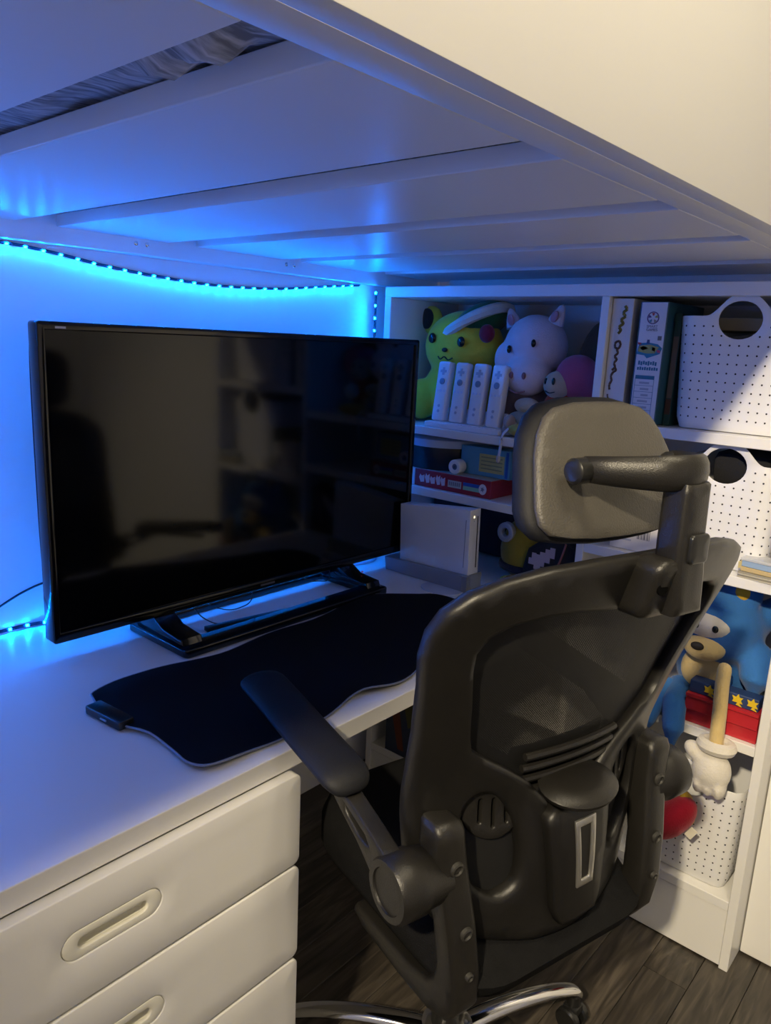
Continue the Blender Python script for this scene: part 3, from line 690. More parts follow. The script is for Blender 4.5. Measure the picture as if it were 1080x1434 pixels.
# second shelf: tin, paper roll, blue box, red game box
tn = thing('round_tin', 'black round tin with a pale blue lid on top of the red box', 'tin', (1.72, 1.275, SH2 + .048))
zt = SH2 + .048
MB().lathe([(0, 0), (.112, 0), (.115, .004), (.115, .062), (0, .062)], Matrix.Translation((1.725, 1.27, zt)), 40).build('tin_body', mat('tin_black', (.012, .014, .02), .35), tn)
MB().lathe([(0, .0622), (.118, .0622), (.119, .070), (.117, .082), (.10, .087), (0, .087)], Matrix.Translation((1.725, 1.27, zt)), 40).build('tin_lid', mat('tin_lid', (.42, .50, .62), .4), tn)
rb = box_thing('red_game_box', 'flat red game box with a blue and green stripe on its side', (XS + .018, 1.035, SH2 + .0008), (XS + .27, 1.287, SH2 + .0475), mat('red_card', (.30, .018, .035), .4), cat='game box')
xf = XS + .018; PW_ = PR('pale_print2', (.66, .60, .66))
MB().span((xf + .001, 1.0355, SH2 + .0476), (xf + .25, 1.2865, SH2 + .0482)).build('lid_print', PR('grey_print', (.42, .42, .38)), rb, smooth=False)
for i, (y, w, h) in enumerate([(1.262, .018, .022), (1.243, .016, .026), (1.225, .018, .021), (1.206, .015, .027), (1.190, .016, .024)]):   # worn title, not legible
    pp(rb, 'title_mark', xf, [(y - w / 2, SH2 + .014), (y + w / 2 - .006, SH2 + .012), (y + w / 2, SH2 + .012 + h * .6), (y + w / 2 - .004, SH2 + .012 + h), (y, SH2 + .014 + h * .7), (y - w / 2, SH2 + .012 + h)], PW_)
fp(rb, 'subtitle_panel', xf, 1.128, 1.172, SH2 + .013, SH2 + .032, PR('pale_green_print', (.46, .52, .46)))
for k in range(6): fp(rb, 'subtitle_mark', xf - .0004, 1.132 + .0065 * k, 1.136 + .0065 * k, SH2 + .018, SH2 + .028, PR('grey_mark', (.2, .22, .25)))
fp(rb, 'blue_stripe', xf, 1.062, 1.122, SH2 + .024, SH2 + .033, PR('blue_print', (.02, .12, .52)))
fp(rb, 'green_stripe', xf, 1.062, 1.122, SH2 + .013, SH2 + .0235, PR('mint_print', (.25, .55, .38)))
pp(rb, 'round_emblem', xf - .0004, oval(1.060, SH2 + .023, .012, .014), PR('white_print', (.75, .75, .78)))
pp(rb, 'emblem_centre', xf - .0008, [(1.060 + .007 * (1 if k % 2 else .45) * cos(k * pi / 5), SH2 + .023 + .008 * (1 if k % 2 else .45) * sin(k * pi / 5)) for k in range(10)], PR('blue_grey_print', (.15, .18, .28)))
MB().span((xf + .002, 1.2885, SH2 + .0008), (xf + .10, 1.308, SH2 + .046), .001).build('white_card_box', mat('white_card', (.68, .66, .64), .5), label='thin pale box edge between the red game box and the television', cat='box')
pr_ = thing('tape_roll', 'small white tape roll lying at the front of the red box', 'tape', (XS + .04, 1.158, SH2 + .0485))
MB().plate([oval(1.158, SH2 + .0485 + .0195, .0195, .0195, 28), oval(1.158, SH2 + .0485 + .0195, .008, .008, 20)], lambda s, t_, d: Vector((XS + .022 + d, s, t_)), .03, .002, .02).build('tape', CWHITE, pr_, ang=50)
MB().plate([oval(1.158, SH2 + .0485 + .0195, .0078, .0078, 20), oval(1.158, SH2 + .0485 + .0195, .0035, .0035, 12)], lambda s, t_, d: Vector((XS + .0235 + d, s, t_)), .028, .0005, .02).build('core', mat('core_blue', (.12, .16, .28), .5), pr_, ang=50)
bb = thing('blue_box', 'light blue box with a yellow panel standing on the red game box', 'box', (1.68, 1.09, SH2 + .0485), (0, 0, 0))
MB().span((1.655, 1.012, SH2 + .0487), (1.70, 1.168, SH2 + .124), .001).build('carton', mat('sky_card', (.10, .34, .56), .45), bb, smooth=False)
fp(bb, 'yellow_panel', 1.655, 1.030, 1.108, SH2 + .060, SH2 + .108, PR('straw_print', (.52, .50, .22)))
for k in range(4): fp(bb, 'text_line', 1.6546, 1.036, 1.102, SH2 + .068 + .010 * k, SH2 + .071 + .010 * k, PR('olive_mark', (.25, .28, .16)))
fp(bb, 'dark_blue_band', 1.655, 1.018, 1.026, SH2 + .052, SH2 + .120, PR('blue_print', (.02, .12, .52)))
# lower shelf: round yellow plush, green plush, black pouch
X0 = 1.69
ym = thing('round_plush_toy', 'round yellow and navy striped plush toy with grey disc, behind the console', 'plush toy', (X0, .95, SH3))
m = MB().ell((X0, .955, SH3 + .088), (.075, .075, .088)); q = m.build('body', plush('ochre_plush', (.27, .20, .02)), ym)
m = MB()
for zz, rr in ((SH3 + .045, .0665), ): m.tube([Vector((X0 + rr * cos(a), .955 + rr * sin(a), zz)) for a in [2 * pi * k / 28 for k in range(28)]], .011, 8, closed=True)
m.build('stripe', plush('navy_plush', (.015, .018, .04)), ym)
MB().tube([Vector((X0 - .062 + .004 * k, 1.0 - .011 * k, SH3 + .122 - .004 * k)) for k in range(9)], .007, 8).build('band', mat('black_elastic', (.01, .01, .01), .8), ym)
MB().plate([oval(.988, SH3 + .138, .024, .026, 24), oval(.988, SH3 + .138, .010, .011, 16)], lambda s, t_, d: Vector((X0 - .074 + d, s, t_)), .018, .003, .02).build('ring_badge', mat('dull_silver', (.35, .38, .45), .4, metal=.4), ym, ang=60)
gp = MB().ell((1.72, .862, SH3 + .102), (.060, .070, .102)).ell((1.69, .885, SH3 + .05), (.045, .045, .05)); q = gp.build('green_plush_toy', plush('sage_plush', (.10, .20, .10)), label='sage green soft plush toy slumped behind the black pouch', cat='plush toy'); remesh(q, .007)
gl = MB().ell((1.625, .945, SH3 + .014), (.028, .050, .013)); gl.build('green_sock_toy', plush('lime_plush', (.18, .48, .10)), label='flat lime green soft toy lying on the shelf beside the console', cat='plush toy')
bp_ = thing('black_pouch', 'black cloth pouch with a pale blocky patch and pink strap', 'pouch', (1.63, .85, SH3))
MB().plate([[(.785, .0), (.922, .0), (.928, .06), (.918, .110), (.88, .142), (.81, .158), (.785, .140)]], lambda s, t_, d: Vector((1.604 + d + .05 * t_, s, SH3 + .0008 + t_)), .045, .012, .02).build('pouch_body', mat('black_cloth', (.010, .010, .013), .9, bump=.4, bscale=400), bp_, ang=60)
px = [(.826, .088), (.840, .088), (.840, .082), (.852, .082), (.852, .072), (.866, .072), (.866, .064), (.876, .064), (.876, .066), (.888, .066), (.888, .052), (.896, .052), (.896, .036), (.880, .036), (.880, .026), (.862, .026), (.862, .036), (.852, .036), (.852, .048), (.838, .048), (.838, .062), (.826, .062)]
px = [(a + .012, b_ + .040) for a, b_ in px]
MB().plate([px], lambda s, t_, d: Vector((1.6032 + d + .05 * t_, s, SH3 + t_)), .002, 0, .03).build('blocky_patch', mat('patch_grey', (.42, .34, .36), .8), bp_, smooth=False)
MB().tube(spline([(1.604, .842, SH3 + .040), (1.606, .830, SH3 + .075), (1.608, .818, SH3 + .115), (1.611, .812, SH3 + .145)], 5), .005, 8, flat=.5).build('strap', mat('pink_strap', (.35, .13, .13), .7), bp_)
MB().span((1.80, .79, SH3 + .0008), (1.893, 1.375, SH3 + .188), .03).build('folded_blanket', mat('maroon_cloth', (.045, .016, .018), .95, bump=.5, bscale=60), label='dark maroon folded blanket at the back of the shelf behind the striped plush', cat='blanket')
# ---- right column, top shelf: white box, game box, books, basket
wbx = box_thing('white_box', 'slim white box with brown curly lettering, upright beside the shelf divider', (XS + .014, .7075, T1 + .0008), (XS + .26, .7555, T1 + .266), mat('white_card', (.68, .66, .64), .5), cat='game box')
def scrawl(parent, x, pts, r, m, name='lettering'):
    return MB().tube(spline([(x, a, b_) for a, b_ in pts], 6), r, 6, flat=1).build(name, m, parent)
BR = PR('brown_print', (.10, .055, .04)); OL = PR('olive_print', (.17, .14, .03))
xw = XS + .0142
scrawl(wbx, xw, [(.7265, T1 + .250), (.722, T1 + .243), (.729, T1 + .236), (.724, T1 + .228), (.732, T1 + .221), (.727, T1 + .213), (.735, T1 + .206), (.731, T1 + .199), (.736, T1 + .192)], .0034, OL)
scrawl(wbx, xw, [(.731, T1 + .176), (.739, T1 + .173), (.740, T1 + .163), (.732, T1 + .160), (.728, T1 + .168), (.731, T1 + .176)], .0028, BR)
scrawl(wbx, xw, [(.735, T1 + .158), (.732, T1 + .150), (.738, T1 + .143), (.733, T1 + .136), (.738, T1 + .128), (.735, T1 + .120), (.741, T1 + .113)], .0028, BR)
scrawl(wbx, xw, [(.736, T1 + .120), (.732, T1 + .113), (.738, T1 + .108), (.742, T1 + .100), (.740, T1 + .090), (.744, T1 + .080), (.742, T1 + .070)], .0028, BR)
scrawl(wbx, xw, [(.746, T1 + .060), (.745, T1 + .054), (.740, T1 + .045), (.742, T1 + .036)], .0020, BR)
gb = thing('puzzle_game_box', 'white and teal puzzle game box with a coloured picture, leaning on the white box', 'game box', (XS + .13, .662, T1), (radians(-2.4), 0, 0))
gw, gh = .0605, .256
MB().span((XS + .010, .630, T1 + .003), (XS + .22, .630 + gw, T1 + .003 + gh), .0012, 1).build('carton', mat('teal_card', (.02, .09, .14), .4), gb, smooth=False)
o_ = fp(gb, 'white_face', XS + .010, .6322, .6322 + gw - .0055, T1 + .0045, T1 + .0015 + gh, PR('white_card2', (.66, .66, .70)))
xg = XS + .0096; yc = .660
cols5 = [(.40, .03, .05), (.35, .33, .05), (.30, .26, .2), (.06, .22, .3), (.10, .05, .22)]
MB().plate([oval(yc, T1 + .226, .0130, .0130, 28), oval(yc, T1 + .226, .0110, .0110, 28)], lambda s, t_, d: Vector((xg - .0008 + d, s, t_)), .0008, 0, .05).build('emblem_ring', PR('plum_print', (.12, .05, .16)), gb, smooth=False)
for k in range(5):
    a = pi / 2 + k * 2 * pi / 5
    pp(gb, 'emblem_petal', xg - .0004, [(yc + .0105 * cos(a - .3), T1 + .226 + .0105 * sin(a - .3)), (yc + .0105 * cos(a + .3), T1 + .226 + .0105 * sin(a + .3)), (yc + .0045 * cos(a + .2), T1 + .226 + .0045 * sin(a + .2)), (yc + .0045 * cos(a - .2), T1 + .226 + .0045 * sin(a - .2))], PR('petal%d' % k, cols5[k]))
INK = PR('ink', (.12, .13, .20))
text('SMART', .0078, INK, gb, FACE_X(xg - .0004, yc, T1 + .208)); text('GAMES', .0078, INK, gb, FACE_X(xg - .0004, yc, T1 + .2015))
pp(gb, 'picture_base', xg, [(.633, T1 + .164), (.643, T1 + .172), (.662, T1 + .175), (.684, T1 + .173), (.6875, T1 + .150), (.670, T1 + .148), (.664, T1 + .142), (.637, T1 + .152)], PR('picture_blue', (.03, .20, .32)))
for nm_, P_, c_ in (('picture_meadow', [(.640, T1 + .166), (.660, T1 + .171), (.683, T1 + .168), (.685, T1 + .156), (.666, T1 + .152), (.648, T1 + .153)], (.34, .33, .10)),
                    ('picture_hill', [(.663, T1 + .163), (.673, T1 + .168), (.682, T1 + .163), (.674, T1 + .158)], (.30, .16, .14)),
                    ('picture_pink', [(.636, T1 + .159), (.644, T1 + .161), (.643, T1 + .155), (.637, T1 + .154)], (.50, .06, .14)),
                    ('picture_red', [(.679, T1 + .174), (.687, T1 + .175), (.686, T1 + .170), (.680, T1 + .170)], (.40, .05, .08)),
                    ('picture_orange', [(.647, T1 + .164), (.655, T1 + .166), (.654, T1 + .158), (.648, T1 + .157)], (.48, .24, .06)),
                    ('picture_tower', [(.662, T1 + .181), (.667, T1 + .181), (.668, T1 + .172), (.661, T1 + .172)], (.04, .07, .20)),
                    ('picture_block', [(.637, T1 + .189), (.645, T1 + .189), (.645, T1 + .180), (.637, T1 + .180)], (.14, .13, .13))):
    pp(gb, nm_, xg - .0004, P_, PR(nm_, c_))
TQ = PR('teal_ink', (.03, .16, .26))
for k in range(8): fp(gb, 'title_mark', xg, .641 + .0052 * k, .6448 + .0052 * k, T1 + .127 + .001 * (k % 3), T1 + .135 + .0015 * (k % 2), TQ)      # title, too blurred to read
for k in range(9): fp(gb, 'title_mark', xg, .637 + .0052 * k, .6408 + .0052 * k, T1 + .117, T1 + .123 + .001 * (k % 2), TQ)
fp(gb, 'table_head', xg, .642, .684, T1 + .098, T1 + .106, TQ)
for y in (.642, .6835): fp(gb, 'table_rule', xg, y, y + .0008, T1 + .020, T1 + .098, TQ)
for k in range(6):
    fp(gb, 'table_rule', xg, .642, .684, T1 + .084 - .013 * k, T1 + .0848 - .013 * k, TQ)
    fp(gb, 'table_text', xg, .652, .674 - .003 * (k % 3), T1 + .088 - .013 * k, T1 + .0925 - .013 * k, PR('faint_ink', (.36, .38, .46)))
db = thing('dark_book', 'dark green book standing between the puzzle game and the top basket', 'book', (XS + .16, .618, T1))
MB().span((XS + .05, .6140, T1 + .0008), (XS + .24, .6285, T1 + .238), .001).build('cover', mat('green_cover', (.012, .055, .05), .4), db, smooth=False)
fp(db, 'spine_print', XS + .05, .616, .6265, T1 + .06, T1 + .19, PR('taupe_print', (.14, .11, .10)))
fp(db, 'spine_picture', XS + .05, .6155, .627, T1 + .025, T1 + .058, PR('umber_print', (.07, .03, .025)))
MB().span((XS + .09, .42, T1 + .206), (XS + .24, .58, T1 + .232), .002).build('lidded_box', mat('buff_card', (.30, .25, .15), .6), label='buff flat box lying in the top basket, seen through its handle hole', cat='box')

# perforated baskets with a raised handle hole front and back
def basket(name, label, loc, w, d, h, rotz, hole_c=None, handle=True, seed=0):
    """loc: front middle at the foot; w along the shelf, d into it, h rim height"""
    t_ = thing(name, label, 'basket', loc, (0, 0, rotz), 'white perforated storage baskets')
    r = .030; tp = .028
    # perimeter run, starting at the middle of the back; front in the middle of the run
    segs = [('l', w / 2 - r), ('c', r * pi / 2), ('l', d - 2 * r), ('c', r * pi / 2), ('l', w - 2 * r), ('c', r * pi / 2), ('l', d - 2 * r), ('c', r * pi / 2), ('l', w / 2 - r)]
    Ltot = sum(s_[1] for s_ in segs)
    def per(s):
        # local: x = into shelf (0 front), y = along shelf (left +)
        p = Vector((d, 0)); a = pi / 2; s = max(0, min(Ltot, s))
        for k_, L in segs:
            q = min(s, L)
            if k_ == 'l': p = p + Vector((cos(a), sin(a))) * q
            else:
                th = q / r; c = p + Vector((-sin(a), cos(a))) * r
                p = c + Vector((sin(a + th), -cos(a + th))) * r; a += th
            s -= q
            if s <= 1e-9: break
        return p, Vector((sin(a), -cos(a)))
    def f(s, z, dd):
        p, n = per(s); k = 1 - tp * (1 - z / h) / 0.10 * .35
        c = Vector((d / 2, 0)); p = c + (p - c) * k - n * dd
        # small curve at the foot
        if z < .02: p = p - n * (.02 - z) ** 2 * 18
        return Vector((p.x, p.y, z))
    mid = Ltot / 2
    top = [(Ltot, h), (Ltot, 0.001), (0, .001), (0, h)][::-1]
    outer = [(0, .001), (Ltot, .001), (Ltot, h)]
    hw, hh = .063, .034
    def arch(c):
        P = []
        for k in range(21):
            u = 1 - 2 * k / 20; P.append((c + u * (hw + .035), h + (hh) * (0.5 + 0.5 * cos(pi * min(1, abs(u) * 1.02))) if True else 0))
        return P
    A = []
    for k in range(25):
        u = 1 - 2 * k / 24; x = u * .075
        g = 0.5 * (1 + cos(pi * max(0, min(1, (abs(x) - .016) / .056))))
        A.append((mid + x, h + .040 * g))
    outer += A + [(0, h)]
    holes = [oval(mid - .004, h - .008, .042, .037, 28)]
    m = MB().plate([outer] + holes, f, .0024, .0008, .022)
    m.build('side_wall', BWHITE, t_, local=True, ang=50)
    q = MB(); n = 48; R1 = [q.bm.verts.new(f(Ltot * k / n, .0025, .0016)) for k in range(n)]; q.bm.faces.new(R1)
    R2 = [q.bm.verts.new(f(Ltot * k / n, .0055, .0016)) for k in range(n)]; q.bm.faces.new(R2)
    for k in range(n): q.bm.faces.new((R1[k], R1[(k + 1) % n], R2[(k + 1) % n], R2[k]))
    q.build('floor_plate', BWHITE, t_, local=True, smooth=False)
    q = MB(); nxt = 0
    s = mid - (w / 2 + d * .5); 
    k = 0
    sp = .0185
    for i in range(-int((w / 2 + d * .75) / sp), int((w / 2 + d * .75) / sp) + 1):
        for j in range(1, int(h / sp)):
            s = mid + i * sp; z = j * sp + .008
            if z > h - .012: continue
            if ((s - mid) / .048) ** 2 + ((z - h + .003) / .047) ** 2 < 1: continue
            vs = [q.bm.verts.new(f(s + .0021 * cos(a), z + .0021 * sin(a), -.0003)) for a in [2 * pi * c / 6 for c in range(6)]]
            q.bm.faces.new(vs)
    q.build('perforation', HOLE, t_, local=True, smooth=False, kind='stuff')
    return t_
basket('storage_basket', 'white perforated basket with a handle hole on the top shelf', (XS + .026, .486, T1 + .0006), .256, .235, .232, 0)
MB().ell((XS + .12, .50, T1 + .155), (.05, .06, .045)).build('grey_plush_toy', plush('steel_plush', (.16, .18, .22)), label='grey plush lump inside the top basket, behind its handle hole', cat='plush toy')
MB().box((XS + .08, .462, T1 + .160), (.05, .045, .03), (.2, .1, .5), .004).build('toy_block', mat('orange_toy', (.5, .22, .03), .4), label='small orange block among the things in the top basket', cat='toy')
basket('storage_basket', 'white perforated basket with a handle hole on the middle shelf, under the top basket', (XS + .026, .474, T2 + .0006), .205, .235, .226, 0)
MB().span((XS + .07, .40, T2 + .17), (XS + .24, .52, T2 + .245), .02).build('black_bag', mat('black_cloth', (.010, .010, .013), .9), label='black cloth bundle inside the middle basket, seen through its handle hole', cat='bag')
# middle shelf, left: small box with a bar code, dark book
sb = box_thing('small_white_box', 'small white box with a bar code, on the shelf below the headrest', (XS + .022, .596, T2 + .0008), (XS + .10, .705, T2 + .10), mat('white_card', (.68, .66, .64), .5), cat='box')
for k, w in enumerate((.0012, .002, .001, .0024, .0012, .0018, .001, .0022, .0014)): fp(sb, 'bar_code_line', XS + .022, .6135 + .0034 * k, .6135 + .0034 * k + w, T2 + .030, T2 + .060, PR('bar_ink', (.08, .08, .12)))
for k in range(3): fp(sb, 'text_line', XS + .022, .655, .695 - .006 * k, T2 + .022 + .012 * k, T2 + .026 + .012 * k, PR('faint_ink', (.36, .38, .46)))
MB().span((XS + .03, .5805, T2 + .0008), (XS + .16, .5945, T2 + .14), .001).build('green_book', mat('green_cover2', (.02, .06, .03), .5), label='thin dark green book beside the small bar coded box', cat='book')
# front of the middle shelf: clear card case and papers
pc = thing('card_case', 'clear case of blue and yellow cards lying on papers at the shelf edge', 'card case', (XS + .03, .372, T2 + .013), (0, 0, radians(-6)))
MB().box((.0, 0, .0045), (.048, .082, .009), bevel=.001).build('yellow_cards', mat('card_yellow', (.55, .42, .20), .6), pc, local=True, smooth=False)
MB().box((.0, 0, .0155), (.046, .080, .012), bevel=.001).build('blue_cards', mat('card_blue', (.30, .42, .58), .5), pc, local=True, smooth=False)
MB().box((.0, 0, .025), (.050, .086, .006), bevel=.0015).build('clear_lid', mat('clear_plastic', (.75, .76, .78), .12, alpha=.55), pc, local=True, smooth=False)
MB().box((.0, .046, .0085), (.030, .008, .014), bevel=.001).build('yellow_tab', mat('tab_yellow', (.6, .5, .22), .6), pc, local=True, smooth=False)
pa = thing('paper_stack', 'thin stack of papers under the clear card case', 'papers', (XS + .03, .372, T2 + .0006), (0, 0, radians(-4)))
for k in range(4):
    MB().box((.002 * (k % 2), .0015 * k, .0015 + .0030 * k), (.062, .086 - .002 * k, .0026), (0, 0, .02 * (k - 1))).build('sheet', mat('paper_%d' % (k % 2), ((.50, .46, .36), (.30, .28, .22))[k % 2], .7), pa, local=True, smooth=False)
# ---- blue plush sitting on the lower shelf, its arm and legs hanging over the edge
BL = plush('blue_plush', (.035, .15, .42)); TN = plush('straw_plush', (.60, .45, .20)); CR = plush('cream_white_plush', (.66, .62, .54))
X0 = 1.70
bl = thing('blue_plush_toy', 'large blue plush bear with tan belly and white mitten, sitting on the lower shelf', 'plush toy', (X0, .47, T3))
m = MB(); m.ell((X0, .465, .752), (.085, .098, .090)).ell((X0 + .045, .470, .630), (.085, .090, .085)).ell((X0 - .01, .418, .832), (.025, .036, .038)).ell((X0 - .01, .520, .832), (.025, .036, .038))
m.tube([(X0 + .02, .40, .665), (X0 - .02, .372, .70), (X0 - .045, .362, .66), (X0 - .05, .365, .60)], [.036, .038, .038, .030], 12)
m.tube([(X0 + .03, .395, .77), (X0 + .04, .36, .80), (X0 + .05, .348, .785)], [.035, .034, .026], 12)
q = m.build('body', BL, bl); remesh(q, .007)
m = MB(); m.tube([(X0 - .02, .522, .590), (XS + .012, .508, .576), (XS - .022, .492, .53), (XS - .026, .490, .45), (XS - .026, .488, .400)], [.030, .027, .024, .022, .024], 14); q = m.build('leg', BL, bl); remesh(q, .006)
m = MB(); m.tube([(X0 - .04, .545, .585), (XS + .012, .552, .574), (XS - .022, .556, .53), (XS - .026, .556, .45), (XS - .024, .555, .38)], [.030, .027, .024, .022, .024], 14); q = m.build('leg', BL, bl); remesh(q, .006)
MB().ell((X0 - .024, .420, .838), (.014, .018, .021)).build('ear_lining', plush('gold_plush', (.60, .36, .03)), bl)
MB().ell((X0 - .024, .518, .838), (.014, .018, .021)).build('ear_lining', plush('gold_plush', (.60, .36, .03)), bl)
MB().ell((X0 - .070, .470, .712), (.040, .044, .028)).build('muzzle', TN, bl)
MB().ell((X0 - .108, .474, .724), (.008, .014, .009)).build('nose', mat('dark_stitch', (.02, .015, .012), .8), bl)
MB().ell((X0 - .066, .472, .762), (.026, .052, .030)).build('face_patch', CR, bl)
for y in (.448, .488): eye(bl, (X0 - .090, y, .764), (.004, .007, .008))
MB().ell((X0 - .032, .480, .645), (.024, .046, .050)).build('belly_patch', TN, bl)
m = MB(); m.tube(spline([(XS + .004, .412, .700), (XS - .004, .411, .690), (XS - .012, .409, .66), (XS - .020, .404, .61), (XS - .028, .400, .56), (XS - .030, .398, .535)], 4), [.008, .013, .016, .017] + [.018] * 17, 12, flat=.8, up=(0, 1, 0)); q = m.build('arm', TN, bl)
MB().tube([Vector((XS - .030 + .021 * cos(a), .397 + .027 * sin(a), .533)) for a in [2 * pi * k / 20 for k in range(20)]], .014, 8, closed=True).build('mitten_cuff', CR, bl)
m = MB(); m.ell((XS - .036, .398, .478), (.034, .040, .045)).ell((XS - .038, .432, .508), (.020, .030, .018), (.5, 0, 0))
for k in range(3): m.ell((XS - .040, .375 + .021 * k, .447), (.026, .0125, .026))
q = m.build('mitten', CR, bl); remesh(q, .005, 3)
MB().ell((XS - .052, .458, .342), (.050, .064, .036), (-.95, .1, 0)).build('bootie', plush('red_felt', (.42, .012, .03)), bl)
MB().ell((XS - .030, .436, .366), (.026, .014, .038), (-.35, 0, 0)).build('bootie_band', plush('gold_plush', (.60, .36, .03)), bl)
MB().tube([Vector((XS - .028 + .025 * cos(a), .486 + .025 * sin(a), .402)) for a in [2 * pi * k / 18 for k in range(18)]], .010, 8, closed=True).build('ankle_cuff', CR, bl)
MB().box((XS - .062, .412, .332), (.002, .016, .026), (.5, 0, 0)).build('care_tag', mat('tag_cream', (.66, .62, .5), .7), bl, smooth=False)
# red case with a yellow cut-out row
rt = thing('red_case', 'red plastic case with ribbed front and yellow tabs, on the lower shelf', 'case', (XS + .08, .42, T3))
m = MB(); P_ = [(.0, .0008), (.0, .030), (-.006, .033), (-.006, .060), (-.010, .064), (-.010, .070), (.045, .070), (.045, .0008)]
m.plate([P_], lambda s, t_, d: Vector((XS + .015 + s, .3345 + d, T3 + t_)), .150, .0012, .05); m.build('shell', mat('red_plastic', (.46, .02, .03), .3), rt, ang=35)
MB().span((XS + .016, .340, T3 + .0702), (XS + .050, .482, T3 + .098), .002).build('label_panel', mat('night_print', (.02, .045, .14), .5), rt, smooth=False)
for k, y in enumerate((.352, .382, .440)):
    P_ = [(y - .010, .072), (y + .002, .0745), (y - .001, .080), (y + .010, .080), (y + .008, .086), (y + .011, .093), (y + .004, .091), (y - .001, .099), (y - .004, .091), (y - .011, .092), (y - .007, .085), (y - .011, .079), (y - .004, .079)]
    MB().plate([P_], lambda s, t_, d: Vector((XS + .0135 + d, s, T3 + t_)), .003, .0004, .05).build('yellow_tab', mat('tab_gold', (.72, .50, .02), .5), rt, smooth=False)
basket('storage_basket', 'white perforated basket on the lowest shelf, below the white mitten', (XS + .010, .448, T4 + .0006), .218, .235, .250, 0)
# under the desk: things on the lowest shelf of the left column
ub = box_thing('picture_box', 'dark box with a printed picture side, on the lowest shelf under the desk', (XS + .004, 1.17, SH0 + .0008), (XS + .20, 1.335, SH0 + .22), mat('navy_card', (.03, .045, .09), .45), cat='box')
pp(ub, 'printed_wedge', XS + .004, [(1.32, SH0 + .16), (1.285, SH0 + .02), (1.262, SH0 + .02), (1.29, SH0 + .18)], PR('rust_print', (.16, .04, .02)))
pp(ub, 'printed_patch', XS + .004, [(1.275, SH0 + .20), (1.24, SH0 + .21), (1.22, SH0 + .12), (1.25, SH0 + .10)], PR('moss_print', (.10, .10, .03)))
m = MB()
for k in range(5): m.ell((XS + .06 + .01 * (k % 2), .0 + 1.10 - .02 * (k % 3), SH0 + .026 + .036 * k), (.065, .055, .022), (.15 * (k % 3 - 1), .1, 0))
q = m.build('folded_clothes', mat('denim', (.05, .09, .17), .9, bump=.6, bscale=120, vary=.3, vscale=30), label='crumpled blue clothes on the lowest shelf beside the dark picture box', cat='clothes'); remesh(q, .007)

# ------------------------------------------------------------------ office chair
K = 0.885
CH = thing('office_chair', 'black mesh office chair with headrest and raised armrests, pushed up to the desk', 'chair', (0.8956, 0.4115, 0), (0, 0, radians(-14.98)))
def c3(u, v, z): return Vector((u * K, v * K, z * K + 1.33 * (1 - K)))
def lin(x, X, Y):
    if x <= X[0]: return Y[0]
    for i in range(len(X) - 1):
        if x <= X[i + 1]: return Y[i] + (Y[i + 1] - Y[i]) * (x - X[i]) / (X[i + 1] - X[i])
    return Y[-1]
def av(z): return sum(lin(z + o, [.40, .44, .57, .67, .8, 1.03, 1.2], [-.034, -.03, -.022, -.005, -.035, -.105, -.155]) for o in (-.03, -.015, 0, .015, .03)) / 5
def kv(z): return lin(z, [.46, .65, 1.03], [1.5, .9, .5])
def bs(off0=0.0): return lambda u, z, d: c3(u, av(z) + kv(z) * u * u + off0 + d, z)
def mir(half): return half + [(-u, z) for u, z in half[::-1] if abs(u) > 1e-6]
half = [(0, 1.070), (.06, 1.070), (.10, 1.069), (.18, 1.064), (.24, 1.052), (.28, 1.036), (.305, 1.012), (.315, .98), (.313, .94), (.30, .888), (.284, .804), (.275, .717), (.27, .645), (.262, .58), (.245, .52), (.215, .465), (.155, .432), (.07, .415), (0, .412)]
win = [(0, .984), (.06, .987), (.12, .992), (.17, .991), (.212, .983), (.237, .968), (.246, .945), (.241, .915), (.222, .85), (.209, .797), (.2, .772), (.175, .752), (.132, .724), (.086, .69), (.05, .652), (.035, .632), (0, .618)]
ov = [(.193, .615), (.190, .660), (.172, .683), (.150, .680), (.130, .665), (.110, .631), (.097, .577), (.100, .530), (.117, .512), (.139, .507), (.168, .530), (.187, .572)]
ovs = [tuple(p[:2]) for p in spline([(a, b_, 0) for a, b_ in ov], 3, True)]
MB().plate([mir(half), mir(win), ovs, [(-a, b_) for a, b_ in ovs]], bs(), .032, .011, .016).build('back_frame', PLAST, CH, local=True, ang=60)
sw = MB().plate([[(u * .955, 1.055 if z > 1.05 else max(z, .43)) for u, z in mir(half)]], bs(.024), .0012, 0, .02)
sw.build('back_mesh', MESHF, CH, local=True, ang=60)
# centre block of the back
blk = MB().plate([[(-.070, .634), (-.054, .648), (.054, .648), (.070, .634), (.052, .475), (.040, .450), (-.040, .450), (-.052, .475)]], (lambda g: (lambda u, z, d: g(u + .006, z - .005, d)))(bs(-.020)), .030, .008, .015).build('centre_block', PLAST, CH, local=True, ang=60)
MB().plate([[(-.0235, .624), (.0235, .624), (.0185, .512), (-.0185, .512)], [(-.0135, .613), (.0135, .613), (.0095, .523), (-.0095, .523)]], (lambda g: (lambda u, z, d: g(u + .008, z - .006, d)))(bs(-.0235)), .008, .0012, .01).build('silver_trim', SILVER, blk, local=True, ang=50, label='silver open rectangle')
